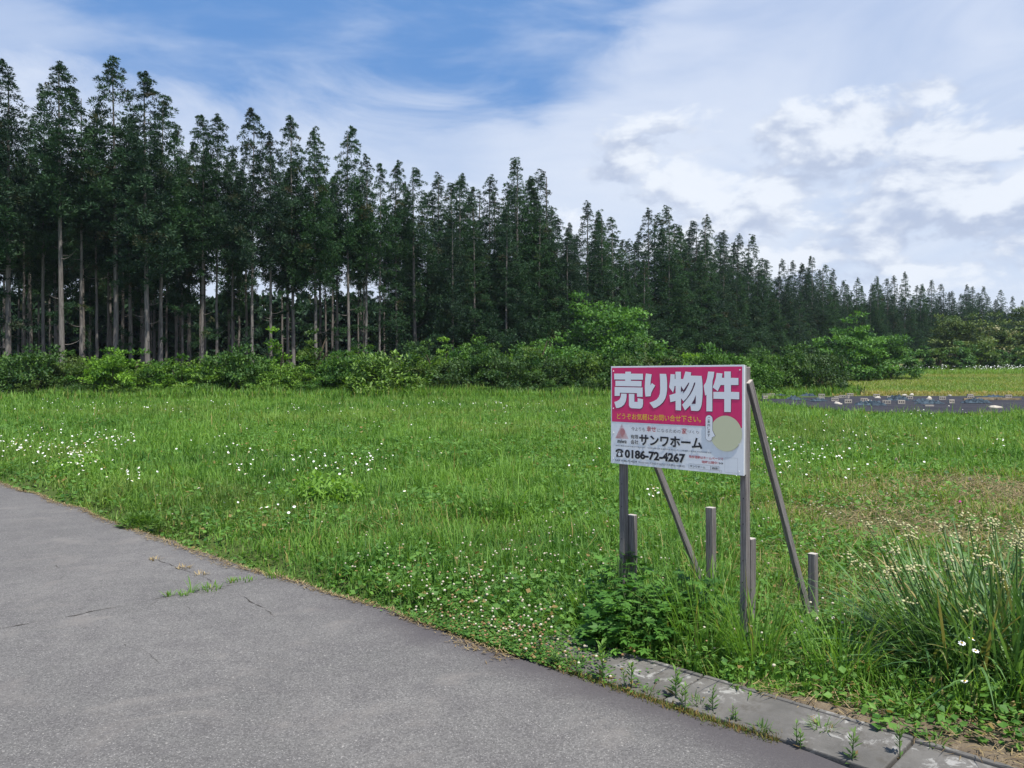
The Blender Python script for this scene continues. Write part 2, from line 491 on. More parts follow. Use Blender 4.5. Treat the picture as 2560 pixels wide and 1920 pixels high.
def dirt_mat():
    m, t = material('bare_dirt')
    vec = t.n('ShaderNodeTexCoord').outputs['Object']
    c = t.mix(t.rng(t.noise(vec, 6, 7, 0.7), 0.3, 0.7), (0.115, 0.088, 0.062), (0.215, 0.170, 0.115))
    c = t.mix(t.rng(t.noise(vec, 30, 4, 0.6), 0.55, 0.7, 0, .6), c, (0.30, 0.25, 0.18))
    b = t.n('ShaderNodeBump', {'Strength': 0.8, 'Distance': 0.02, 'Height': t.noise(vec, 40, 6, 0.7)})
    p = t.n('ShaderNodeBsdfPrincipled', {'Base Color': c, 'Roughness': 0.95, 'Specular IOR Level': 0.1, 'Normal': b.outputs[0]})
    t.nt.links.new(p.outputs[0], t.out.inputs[0])
    return m
M['dirt'] = dirt_mat()

def sheet_mat():
    m, t = material('black_weed_sheet')
    vec = t.n('ShaderNodeTexCoord').outputs['Object']
    c = t.mix(t.rng(t.noise(vec, 0.5, 5, 0.6), 0.3, 0.7), (0.020, 0.019, 0.024), (0.036, 0.034, 0.041))
    b = t.n('ShaderNodeBump', {'Strength': 0.6, 'Distance': 0.08, 'Height': t.noise(vec, 1.3, 4, 0.6)})
    p = t.n('ShaderNodeBsdfPrincipled', {'Base Color': c, 'Roughness': 0.8, 'Specular IOR Level': 0.2, 'Normal': b.outputs[0]})
    t.nt.links.new(p.outputs[0], t.out.inputs[0])
    return m
M['sheet'] = sheet_mat()

# ------------------------------------------------------------------ setting: ground, road, kerb
def grid_mesh(name, xs, ys, zf):
    X, Y = np.meshgrid(xs, ys)
    Z = zf(X, Y)
    V = np.stack([X, Y, Z], -1).reshape(-1, 3)
    nx = len(xs)
    i = np.arange((len(ys) - 1) * nx).reshape(len(ys) - 1, nx)[:, :-1].ravel()[:, None]
    return tri_mesh(name, V, np.concatenate([i + [0, 1, nx + 1], i + [0, nx + 1, nx]]), smooth=True)

def ground_z(X, Y):
    h = terr(X, Y)
    s = sd(X, Y)
    near = np.clip(1 - np.abs(Y - 5) / 40, 0, 1)
    bump = (vnoise(X * 1.1, Y * 1.1, 3) - 0.5) * 0.05 * near * np.clip(s / 1.5, 0, 1)
    return h + bump - 0.02 - 0.10 * np.clip((0.30 - s) / 0.1, 0, 1)
xs = np.unique(np.concatenate([np.linspace(-900, -60, 15), np.arange(-60, -12, 2.0), np.arange(-12, 12, 0.18), np.arange(12, 110, 2.5), np.linspace(110, 900, 14)]))
ys = np.unique(np.concatenate([np.linspace(-200, -4, 10), np.arange(-4, 16, 0.18), np.arange(16, 62, 1.0), np.arange(62, 230, 4.0), np.linspace(230, 1500, 12)]))
g_o = link('ground', grid_mesh('ground', xs, ys, ground_z), M['ground'])
tag(g_o, kind='structure')

# road: edge line wiggles a little, a small step at the old joint
tt = np.arange(-26, 16, 0.12)
def edge_wig(t):
    return (vnoise(t * 1.3, t * 0 + 4.2, 5) - 0.5) * 0.10 + (vnoise(t * 5.0, t * 0 + 1.2, 6) - 0.5) * 0.05
ew = edge_wig(tt) + np.where((tt > -5.61), 0.0, -0.05)
inner = np.array([st(s, t) for s, t in zip(ew, tt)])
outer = np.array([st(-9.0, t) for t in tt])
V = np.concatenate([np.c_[inner, np.full(len(tt), 0.0)], np.c_[outer, np.full(len(tt), 0.0)], np.c_[inner + EN * 0.004, np.full(len(tt), -0.06)]])
n = len(tt); i = np.arange(n - 1)[:, None]
F = np.concatenate([i + [0, 1, n + 1], i + [0, n + 1, n], i + [0, 2 * n, 2 * n + 1], i + [0, 2 * n + 1, 1]])
road = link('asphalt_road', tri_mesh('asphalt_road', V, F), M['asphalt'])
tag(road, kind='structure')

# cracks in the asphalt: narrow soil-filled ribbons
def ribbon(pts, w0, seed, name='crack', z=0.003):
    g = np.random.default_rng(seed)
    P = []
    for a, b in zip(pts[:-1], pts[1:]):
        k = max(2, int(np.linalg.norm(b - a) / 0.05))
        for q in range(k):
            P.append(a + (b - a) * q / k)
    P.append(pts[-1]); P = np.array(P)
    P = P + np.cumsum(g.normal(0, 0.009, P.shape), 0) * np.sin(np.linspace(0, np.pi, len(P)))[:, None] + g.normal(0, 0.007, P.shape)
    T = norm(np.gradient(P, axis=0)); N_ = np.c_[-T[:, 1], T[:, 0]]
    wd = w0 * (0.05 + 1.5 * g.random(len(P)) ** 1.6 * vnoise(np.arange(len(P)) * .3, np.zeros(len(P)), seed) * 1.6)[:, None]
    V = np.concatenate([np.c_[P + N_ * wd, np.full(len(P), z)], np.c_[P - N_ * wd, np.full(len(P), z)]])
    n = len(P); i = np.arange(n - 1)[:, None]
    o = link(name, tri_mesh(name, V, np.concatenate([i + [0, n, n + 1], i + [0, n + 1, 1]])), M['soilcrack'], road)
    return o
def gpp(*l): return [gp(*q)[:2] for q in l]
ribbon(gpp((-60, 1585), (0, 1572), (208, 1535), (321, 1513), (415, 1493), (553, 1466), (640, 1452), (700, 1441)), 0.004, 1)
ribbon(gpp((568, 1471), (600, 1487), (622, 1502), (690, 1542)), 0.0025, 2)
ribbon(gpp((395, 1401), (440, 1416), (499, 1438), (530, 1455)), 0.005, 3)
ribbon(gpp((300, 1530), (360, 1528), (400, 1503), (440, 1490)), 0.002, 4)
ribbon(gpp((400, 1590), (450, 1580), (465, 1568)), 0.002, 5)
ribbon(gpp((310, 1612), (360, 1640), (400, 1662)), 0.0015, 6)
ribbon(gpp((470, 1498), (490, 1520), (500, 1545)), 0.0025, 8)
ribbon(gpp((140, 1415), (170, 1432), (150, 1450)), 0.002, 9)

# concrete edging strip, one block after another
kerb = empty('concrete_kerb', (*st(0.2, 0), 0))
tag(kerb, kind='structure')
KL, KW = 0.98, 0.36
for k in range(6):
    t0 = -3.1 + k * (KL + 0.012)
    bm = box_bm(KW, KL, 0.16, 0.006)
    for v in bm.verts:
        if v.co.z > 0.05:
            v.co.z += 0.010 * (v.co.x / KW) + 0.004 * math.sin(k * 2.1)
    me = bm_mesh(bm, 'kerb_block')
    o = link('kerb_block', me, M['concrete'], kerb)
    c = st(0.015 + KW / 2 + 0.004 * math.sin(k * 1.7), t0 + KL / 2)
    o.location = (c[0] - kerb.location.x, c[1] - kerb.location.y, -0.066)
    o.rotation_euler = (0, 0, math.atan2(EN[1], EN[0]) + 0.004 * math.sin(k * 3.3))
    lip = link('kerb_lip', bm_mesh(box_bm(0.028, KL, 0.05, 0.006), 'kerb_lip'), M['concrete'], o)
    lip.location = (KW / 2 + 0.002, 0, 0.070)

# bare dirt shoulder behind the kerb, at the right
def patch(name, poly, z, mat, cells=0.06, kind='structure', wob=0.08):
    poly = np.array(poly)
    x0, y0 = poly.min(0) - 0.1; x1, y1 = poly.max(0) + 0.1
    xs = np.arange(x0, x1, cells); ys = np.arange(y0, y1, cells)
    X, Y = np.meshgrid(xs, ys)
    inside = np.zeros(X.shape, bool)
    XX = X + (vnoise(X * 6, Y * 6, 9) - 0.5) * wob * 2; YY = Y + (vnoise(X * 6, Y * 6, 10) - 0.5) * wob * 2
    j = len(poly) - 1
    for i_ in range(len(poly)):
        xi, yi = poly[i_]; xj, yj = poly[j]
        cond = ((yi > YY) != (yj > YY)) & (XX < (xj - xi) * (YY - yi) / (yj - yi + 1e-12) + xi)
        inside ^= cond
        j = i_
    nx = len(xs)
    Z = ground_z(X, Y) * (sd(X, Y) > 0.5) + z + (vnoise(X * 9, Y * 9, 11) - 0.5) * 0.012
    Z = np.where(sd(X, Y) < 0.392, -0.05, Z)
    idx = np.arange(X.size).reshape(X.shape)
    ok = (inside[:-1, :-1] & inside[1:, :-1] & inside[:-1, 1:] & inside[1:, 1:])
    q = idx[:-1, :-1][ok][:, None]
    me = tri_mesh(name, np.stack([X, Y, Z], -1).reshape(-1, 3), np.concatenate([q + [0, 1, nx + 1], q + [0, nx + 1, nx]]), smooth=True)
    bm = bmesh.new(); bm.from_mesh(me)
    bmesh.ops.delete(bm, geom=[v for v in bm.verts if not v.link_faces], context='VERTS')
    bm.to_mesh(me); bm.free()
    o = link(name, me, mat)
    tag(o, kind=kind)
    return o
patch('bare_dirt', [st(0.24, -2.4), st(0.24, 2.0), st(1.5, 2.0), st(1.25, 0.2), st(1.0, -0.75), st(0.78, -1.3), st(0.55, -1.8)], 0.022, M['dirt'])

# ------------------------------------------------------------------ for-sale sign
SA = np.array([0.6144, 4.965]); SB = np.array([1.2532, 4.317])
SW = float(np.linalg.norm(SB - SA)); SU = (SB - SA) / SW; SN = np.array([SU[1], -SU[0]])
if SN @ (-SA) < 0: SN = -SN                              # front normal, towards the road
SZ1, SZ0 = 1.587, 0.987
sign = empty('for_sale_sign', (SA[0], SA[1], 0), math.atan2(SU[1], SU[0]))
tag(sign, 'white and crimson for-sale sign board on grey wooden posts in the grass', 'sign')
# local axes: x along the board to the right, y away from the road, z up
def suv(px, py):
    d = ray(px, py)
    t = ((SA - 0) @ SN) / (d[:2] @ SN)
    h = d * t
    return float((h[:2] - SA) @ SU), float(h[2] + CAMH)
ZA = lambda x, y: (1520 + x * .0904159, 905 + y * .0904159)
ZB = lambda x, y: (1690 + x * .0904159, 905 + y * .0904159)
ZC = lambda x, y: (1520 + x * .0904159, 1050 + y * .0904159)
ZD = lambda x, y: (1690 + x * .0904159, 1050 + y * .0904159)

board = link('board', bm_mesh(box_bm(SW, 0.005, SZ1 - SZ0, 0.001, (SW / 2, 0.0025, (SZ0 + SZ1) / 2)), 'board'), M['panel'], sign)
M['batten'] = simple('painted_batten', (0.36, 0.36, 0.375), 0.8, 0.2, c2=(0.27, 0.265, 0.27), vscale=7, stretch=(4, 4, 1))
for bx_, bz_, bw_, bh_ in ((0.0205, (SZ0 + SZ1) / 2, 0.036, SZ1 - SZ0 - 0.006), (SW - 0.0205, (SZ0 + SZ1) / 2, 0.036, SZ1 - SZ0 - 0.006), (SW / 2, SZ0 + 0.021, SW - 0.08, 0.036), (SW / 2, SZ1 - 0.021, SW - 0.08, 0.036)):
    link('batten', bm_mesh(box_bm(bw_, 0.0235, bh_, 0.002, (bx_, 0.0172, bz_)), 'batten'), M['batten'], board)

def flat(name, pts, lay, mat, parent=None):
    me = bpy.data.meshes.new(name)
    V = [(u, -0.0007 * lay, v) for u, v in pts]
    me.from_pydata(V, [], [list(range(len(V)))])
    me.update()
    return link(name, me, mat, parent or board)

def flats(name, polys, lay, mat, parent=None):
    me = bpy.data.meshes.new(name)
    V, F = [], []
    for p in polys:
        F.append(list(range(len(V), len(V) + len(p))))
        V += [(u, -0.0007 * lay, v) for u, v in p]
    me.from_pydata(V, [], F); me.update()
    return link(name, me, mat, parent or board)

lb = suv(*ZC(105, 40))[1]; rb = suv(*ZD(1850, 225))[1]
flat('crimson_field', [(0.008, lb), (SW - 0.012, rb), (SW - 0.012, SZ1 - 0.009), (0.008, SZ1 - 0.009)], 1, M['red'])

A_ = [[(485,268),(642,268),(642,322),(972,324),(972,490),(640,488),(640,520),(935,526),(932,678),(212,664),(212,518),(482,518),(482,486),(178,482),(178,320),(485,322)],
      [(190,690),(964,706),(964,964),(810,960),(806,862),(335,850),(332,936),(190,938)],
      [(370,872),(522,878),(520,960),(500,1080),(455,1170),(385,1235),(300,1268),(232,1275),(180,1105),(260,1080),(325,1035),(355,970)],
      [(582,878),(735,884),(735,1100),(825,1104),(825,1000),(975,1030),(975,1150),(960,1235),(930,1275),(890,1290),(660,1278),(610,1255),(585,1200)]]
B_ = [[(1055,316),(1215,340),(1195,460),(1182,570),(1182,640),(1222,582),(1312,652),(1240,770),(1200,860),(1185,945),(1045,955),(1030,860),(1022,700),(1028,560),(1038,430)],
      [(1435,326),(1615,330),(1632,450),(1640,600),(1640,760),(1622,900),(1585,1020),(1520,1120),(1430,1200),(1340,1255),(1270,1278),(1150,1125),(1260,1085),(1350,1035),(1410,960),(1440,870),(1448,740),(1445,500)]]
C_ = [[(1735,335),(1852,340),(1852,470),(1872,470),(1872,268),(2022,268),(2022,470),(2085,470),(2145,262),(2305,285),(2295,375),(2595,385),(2612,520),(2622,700),(2622,860),(2612,1020),(2595,1180),(2560,1290),(2520,1340),(2470,1355),(2305,1345),(2280,1195),(2135,1340),(2055,1180),(2110,1120),(2095,1085),(2025,1000),(2025,1340),(1875,1330),(1875,1075),(1730,1110),(1705,915),(1875,865),(1875,665),(1845,665),(1835,740),(1805,845),(1695,695),(1720,540)]]
C_slit = [[(2025,660),(2095,780),(2230,575),(2255,570),(2245,610),(2160,770),(2085,865),(2080,800),(2025,825)],
          [(2390,570),(2425,568),(2410,630),(2350,780),(2280,900),(2190,1020),(2110,1112),(2095,1085),(2180,1000),(2260,880),(2330,740)],
          [(2438,910),(2430,1155),(2315,1155),(2380,1050)]]
D_ = [[(895,262),(1065,270),(1045,420),(1015,520),(1008,700),(1010,1368),(845,1362),(850,905),(815,930),(790,790),(772,655),(830,560),(865,440)],
      [(1128,300),(1290,318),(1275,435),(1340,438),(1340,262),(1522,262),(1522,438),(1732,442),(1732,636),(1525,636),(1525,825),(1755,832),(1755,1032),(1525,1025),(1520,1385),(1340,1380),(1340,1022),(1040,1015),(1040,825),(1340,828),(1340,636),(1240,636),(1200,720),(1160,808),(1020,700),(1060,600),(1105,450)]]
for polys, zf in ((A_, ZA), (B_, ZA), (C_, ZA), (D_, ZB)):
    flats('letter_shadow', [[suv(*zf(x + 12, y + 15)) for x, y in p] for p in polys], 2, M['shadow_print'])
    o = flats('letter', [[suv(*zf(x, y)) for x, y in p] for p in polys], 3, M['white_print'])
    if polys is C_:
        flats('letter_gap', [[suv(*ZA(x, y)) for x, y in p] for p in C_slit], 4, M['shadow_print'])

def text(body, lbot, rbot, ltop, mat, bold=0.0, lay=5, shear=0.0, name='lettering'):
    u0, v0 = suv(*lbot); u1, v1 = suv(*rbot); _, v2 = suv(*ltop)
    cu = bpy.data.curves.new(name, 'FONT')
    cu.body = body; cu.offset = bold; cu.shear = shear; cu.resolution_u = 3
    tmp = bpy.data.objects.new(name, cu); col.objects.link(tmp)
    dg = bpy.context.evaluated_depsgraph_get()
    me = bpy.data.meshes.new_from_object(tmp.evaluated_get(dg))
    bpy.data.objects.remove(tmp); bpy.data.curves.remove(cu)
    n = len(me.vertices); a = np.empty(n * 3, np.float32); me.vertices.foreach_get('co', a); a = a.reshape(-1, 3)
    lo, hi = a.min(0), a.max(0)
    q = np.zeros_like(a)
    q[:, 0] = u0 + (a[:, 0] - lo[0]) / (hi[0] - lo[0]) * (u1 - u0)
    q[:, 2] = v0 + (v1 - v0) * (a[:, 0] - lo[0]) / (hi[0] - lo[0]) * 0.5 + (a[:, 1] - lo[1]) / (hi[1] - lo[1]) * (v2 - v0)
    q[:, 1] = -0.0007 * lay
    me.vertices.foreach_set('co', q.ravel()); me.update(); me.materials.clear(); me.name = name
    return link(name, me, mat, board)

text('どうぞお気軽にお問い合せ下さい。', ZA(258, 1575), ZB(700, 1665), ZA(258, 1408), M['yellow'], 0.006)
text('今よりも', ZC(655, 300), ZC(1030, 315), ZC(655, 185), M['grey_print'])
text('幸せ', ZC(1075, 325), ZC(1335, 335), ZC(1075, 165), M['red_print'], 0.008)
text('になるための', ZC(1370, 330), ZC(2015, 368), ZC(1370, 235), M['grey_print'])
text('家', ZC(2045, 385), ZC(2180, 390), ZC(2045, 222), M['red_print'], 0.008)
text('づくり', ZD(320, 360), ZD(640, 400), ZD(320, 275), M['grey_print'])
text('有限', ZC(635, 515), ZC(848, 522), ZC(635, 398), M['navy'], 0.008)
text('会社', ZC(635, 662), ZC(848, 668), ZC(635, 540), M['navy'], 0.008)
text('サンワホーム', ZC(872, 690), ZD(735, 800), ZC(872, 395), M['navy'], 0.032)
text('建設工事業 秋田県知事許可 第60150号　宅地建物取引業 秋田県知事 第2073号　二級建築士事務所 秋田県知事登録', ZC(215, 720), ZD(985, 925), ZC(215, 682), M['grey_print'])
text('0186-72-4267', ZC(472, 1050), ZD(265, 1190), ZC(472, 805), M['navy'], 0.042)
text('FAX 0186-72-4279', ZC(215, 1130), ZC(805, 1185), ZC(215, 1078), M['navy'], 0.004)
text('〒018-4301 北秋田市米内沢字大野台140番地2', ZC(850, 1195), ZC(2140, 1310), ZC(850, 1135), M['grey_print'])
text('物件情報はホームページで', ZD(365, 1052), ZD(1318, 1115), ZD(365, 970), M['red_print'], 0.012)
text('随時公開中！', ZD(725, 1192), ZD(1180, 1220), ZD(725, 1118), M['red_print'], 0.012)
text('サンワホーム', ZD(392, 1306), ZD(820, 1340), ZD(392, 1242), M['navy'], 0.010)
text('検索', ZD(1000, 1365), ZD(1170, 1375), ZD(1000, 1298), M['navy'], 0.010)
text('miwa', ZC(268, 632), ZC(520, 645), ZC(268, 525), M['navy'], 0.014, shear=0.12)
# telephone mark: handset over a round-dialled body
pp = lambda l: [suv(*ZC(x, y)) for x, y in l]
flats('telephone_mark', [pp([(218, 880), (222, 840), (250, 810), (300, 796), (350, 800), (400, 822), (428, 860), (432, 900), (385, 900), (380, 860), (345, 845), (280, 845), (265, 865), (258, 885)]),
                         pp([(300, 855), (300, 880), (355, 883), (355, 858), (375, 860), (380, 890), (410, 970), (415, 1025), (232, 1015), (238, 955), (275, 885), (282, 852)])], 5, M['navy'])
flats('telephone_dial', [[suv(*ZC(327 + 42 * math.cos(a), 945 + 52 * math.sin(a))) for a in np.linspace(0, 2 * math.pi, 20, False)]], 6, M['white_print'])
# striped tree emblem
strp, blob = [], []
for k in range(17):
    f = k / 16
    y = 125 + f * 370; xc = 390 + f * 5; hw = 8 + f * 172
    th = 6 + 3 * f
    strp.append(pp([(xc - hw, y - th / 2 - f * 4), (xc + hw, y + th / 2 + f * 12 - 4), (xc + hw, y + th + f * 12 - 2), (xc - hw, y + th / 2 - f * 4 + 3)]))
    if 0.25 < f < 0.9:
        q = (f - 0.25) / 0.65; b = 90 * math.sin(math.pi * min(1, q * 0.85 + 0.12)) 
        blob.append(pp([(xc - b * 0.55, y - 6), (xc + b, y - 2), (xc + b, y + 12), (xc - b * 0.55, y + 8)]))
flats('emblem_stripes', strp, 5, M['red_print'])
flats('emblem_heart', blob, 6, M['red_print'])
# cream disc and speech bubble
cu_, cv_ = suv(*ZD(1385, 372)); rr = 0.098
flat('cream_disc', [(cu_ + rr * math.cos(a), cv_ + rr * math.sin(a)) for a in np.linspace(0, 2 * math.pi, 48, False)], 5, M['cream_print'])
bu0, bv0 = suv(*ZD(830, 572)); bu1, _ = suv(*ZD(1022, 572)); _, bv1 = suv(*ZB(920, 1468))
br = (bu1 - bu0) / 2; bc = (bu0 + bu1) / 2
tail = suv(*ZD(1095, 440))
def bubble(e):
    p = [(bc + (br + e) * math.cos(a), bv1 - br + (br + e) * math.sin(a)) for a in np.linspace(math.pi, 0, 14)]
    p += [(bc + br + e, tail[1] + 0.030), (tail[0] + e * 2, tail[1]), (bc + br * 0.8 + e, tail[1] - 0.010)]
    p += [(bc + (br + e) * math.cos(a), bv0 + br + (br + e) * math.sin(a)) for a in np.linspace(-0.6, -math.pi, 12)]
    return p
flat('bubble_outline', bubble(0.0012), 6, M['grey_print'])
flat('speech_bubble', bubble(-0.0006), 7, M['white_print'])
for k, ch in enumerate('ご案内します'):
    y = -88 + k * 93
    text(ch, ZD(888, y + 74 + k), ZD(955, y + 78 + k), ZD(888, y), M['navy'], 0.008, lay=8)
# search box, arrows, code frame (code itself left out)
def frame(name, q, th, mat):
    q = np.array([suv(*ZD(*p)) for p in q]); c = q.mean(0)
    inn = q + np.sign(c - q) * th
    P = []
    for i_ in range(4):
        j = (i_ + 1) % 4
        P.append([tuple(q[i_]), tuple(q[j]), tuple(inn[j]), tuple(inn[i_])])
    flats(name, P, 5, mat)
frame('search_box', [(360, 1202), (965, 1255), (965, 1385), (360, 1330)], 0.0010, M['grey_print'])
frame('search_button', [(968, 1262), (1200, 1278), (1195, 1395), (968, 1382)], 0.0014, M['grey_print'])
flats('arrow_marks', [[suv(*ZD(x, y)) for x, y in p] for p in ([(1212, 1162), (1248, 1200), (1208, 1228)], [(1270, 1165), (1310, 1205), (1268, 1232)])], 5, M['navy'])
frame('code_frame', [(1360, 1040), (1715, 1055), (1710, 1475), (1355, 1440)], 0.0007, M['grey_print'])
frame('pointer_mark', [(1200, 1385), (1270, 1390), (1275, 1450), (1215, 1440)], 0.0010, M['grey_print'])
# screw heads
for x, z in ((0.02, SZ1 - 0.03), (SW - 0.026, SZ1 - 0.028), (0.02, SZ0 + 0.03), (0.02, SZ0 + 0.19), (SW - 0.03, SZ0 + 0.02), (SW - 0.03, SZ0 + 0.17), (SW * .5, SZ0 + 0.012), (0.02, SZ0 + .34)):
    bm = bmesh.new()
    bmesh.ops.create_cone(bm, cap_ends=True, segments=10, radius1=0.0042, radius2=0.003, depth=0.003)
    o = link('screw', bm_mesh(bm, 'screw'), M['screw'], board)
    o.location = (x, -0.0022, z); o.rotation_euler = (math.pi / 2, 0, 0)

def timber(name, a, b, wx, wy, parent, cap=True, bev=0.0025, roll=None):
    """a squared piece of wood from a to b in the parent's frame"""
    a, b = Vector(a), Vector(b); L = (b - a).length
    bm = box_bm(wx, wy, L, bev, (0, 0, L / 2))
    bmesh.ops.subdivide_edges(bm, edges=[e for e in bm.edges if abs((e.verts[0].co - e.verts[1].co).z) > L * .5], cuts=6)
    g = np.random.default_rng(int(L * 1e4) + int(abs(a.x) * 997))
    for v in bm.verts:
        v.co.x += 0.0012 * math.sin(v.co.z * 9 + g.random() * .5); v.co.y += 0.0010 * math.cos(v.co.z * 7 + 1)
    o = link(name, bm_mesh(bm, name), M['post'], parent)
    z = (b - a).normalized()
    y = Vector((0, 1, 0)); x = y.cross(z).normalized(); y = z.cross(x)
    if abs(z.y) > 0.2:
        x = Vector((1, 0, 0)); y = z.cross(x).normalized()
    o.matrix_local = Matrix.Translation(a) @ Matrix((x, y, z)).transposed().to_4x4()
    if cap:
        c = link('cut_end', bm_mesh(box_bm(wx * 0.97, wy * 0.97, 0.004, 0.001), 'cut_end'), M['post_end'], o)
        c.location = (0, 0, L + 0.001)
    return o
lp = 0.060; rp = SW - 0.022
for k, (x, top) in enumerate(((lp, SZ1 - 0.02), (rp, SZ1 - 0.014))):
    p = timber('post', (x, 0.029 + 0.0235, -0.25), (x, 0.029 + 0.0235, top), 0.036, 0.045, sign)
    for zz in (0.25, 0.40, 0.52, 0.72, 0.86):
        bm = bmesh.new(); bmesh.ops.create_cone(bm, cap_ends=True, segments=8, radius1=0.0035, radius2=0.0035, depth=0.002)
        h = link('nail_hole', bm_mesh(bm, 'nail_hole'), M['navy'], p)
        h.location = (0.004 * math.sin(zz * 30), -0.0233, zz + 0.25); h.rotation_euler = (math.pi / 2, 0, 0)
timber('stake', (lp + 0.024, 0.104, -0.3), (lp + 0.022, 0.102, 0.66), 0.05, 0.05, sign)
timber('stake', (rp - 0.002, 0.104, -0.3), (rp + 0.000, 0.102, 0.63), 0.048, 0.052, sign)
# rear stakes and braces
ls = (lp + 0.035, 1.02); rs = (rp + 0.020, 0.86)
s1 = timber('stake', (ls[0], ls[1], -0.3), (ls[0] - 0.02, ls[1] + 0.01, 0.60), 0.055, 0.055, sign, bev=0.006)
s2 = timber('stake', (rs[0], rs[1], -0.3), (rs[0] - 0.01, rs[1], 0.43), 0.048, 0.048, sign, bev=0.008)
timber('brace', (lp - 0.004, 0.985, 0.02), (lp + 0.026, 0.06, 1.47), 0.024, 0.045, sign)
timber('brace', (rp + 0.012, 0.825, 0.02), (rp + 0.032, 0.05, 1.495), 0.024, 0.045, sign)

# ------------------------------------------------------------------ cedar wood
ORD = ['first', 'second', 'third', 'fourth', 'fifth', 'sixth', 'seventh', 'eighth', 'ninth', 'tenth', 'eleventh', 'twelfth', 'thirteenth',
       'fourteenth', 'fifteenth', 'sixteenth', 'seventeenth', 'eighteenth', 'nineteenth', 'twentieth']
def ordinal(k):
    if k < 20: return ORD[k]
    tens = {2: 'twenty', 3: 'thirty', 4: 'forty', 5: 'fifty', 6: 'sixty'}[(k + 1) // 10]
    r = (k + 1) % 10
    return (tens[:-1] + 'ieth') if r == 0 else tens + '-' + ORD[r - 1]

TH = 24.0
def shoots(acc, C, r, outw, K, g, wid=0.115, upb=0.45, size=0.36):
    """rounded puffs: short pointed shoots standing off the upper and outer side of each clump"""
    m = len(C)
    Ci = np.repeat(C, K, 0); ri = np.repeat(r, K); oi = np.repeat(outw, K, 0)
    u = norm(rsph(m * K, g) + np.array([0, 0, upb]) + oi * 0.40)
    base = Ci + u * (ri * g.uniform(0.25, 0.72, m * K))[:, None] * np.array([1.0, 1.0, 0.8])
    d = norm(u + rsph(m * K, g) * 0.55 + np.array([0, 0, 0.25]))
    V, F = rhombi(base, d, size * (0.30 + 0.85 * ri) * g.uniform(0.65, 1.15, m * K), size * wid * (0.36 + 0.8 * ri) * g.uniform(0.7, 1.3, m * K), g, mid=0.5)
    tint = np.repeat(np.clip(np.repeat(g.uniform(0.0, 0.7, m), K) + g.normal(0.06, 0.16, m * K), 0, 1), 4)
    dry = np.repeat(np.repeat((g.random(m) < 0.04) * g.uniform(0.2, 0.6, m), K), 4)
    acc.add(V, F, tint, dry)

def cedar_crown(seed, t0, Rm, dens, K=72, low=0, gap=0.0, inner=0.16, ex=0.86, rs=1.0):
    g = np.random.default_rng(seed)
    C, r, O = [], [], []
    nb = int(dens * (1 - t0) * 100)
    lob = g.uniform(0, 6.28, 4)
    for b in range(nb):
        t = t0 + (1 - t0) * ((b + g.random()) / nb) ** 0.92
        tau = (t - t0) / (1 - t0)
        az = b * 2.39996 + g.normal(0, 0.35)
        prof = (1 - tau) ** ex * min(1.0, 0.55 + 2.4 * tau) + 0.012
        irr = 0.80 + 0.22 * math.sin(az * 2 + lob[0] + t * 9) + 0.16 * math.sin(az * 3 + lob[1] - t * 15) + g.normal(0, 0.12)
        L = Rm * prof * max(0.25, irr)
        if g.random() < gap: continue
        o = np.array([math.cos(az), math.sin(az), 0])
        drop = -0.10 * L * (1 - tau)
        nc = max(1, int(L / 0.46))
        for q in range(nc):
            f = (q + 1) / nc
            if f < inner and L > 1.2: continue
            p = o * L * f + np.array([0, 0, t * TH + drop * f + 0.32 * L * f * f * 0.6]) + g.normal(0, 0.13, 3)
            C.append(p); r.append(rs * (0.13 + 0.56 * (1 - tau) ** 0.6 + 0.11 * g.random()) * (1.0 if q == nc - 1 else 0.85)); O.append(o)
    top = TH
    for q in range(9):
        C.append(np.array([g.normal(0, .02 + .025 * q), g.normal(0, .02 + .025 * q), top - 0.24 * q])); r.append(0.09 + 0.026 * q); O.append(np.array([0, 0, 1.0]))
    for q in range(low):
        t = g.uniform(0.12, t0 + 0.05); az = g.uniform(0, 6.28); o = np.array([math.cos(az), math.sin(az), 0]); L = g.uniform(0.3, 2.0)
        for e in range(int(L / 0.4) + 1):
            C.append(o * (0.25 + 0.4 * e) + np.array([0, 0, t * TH - 0.05 * e]) + g.normal(0, .08, 3)); r.append(g.uniform(0.25, 0.45)); O.append(o)
    acc = Acc()
    shoots(acc, np.array(C), np.array(r), np.array(O), K, g)
    me = acc.mesh('crown')
    me.materials.append(M['cedar'])
    return me

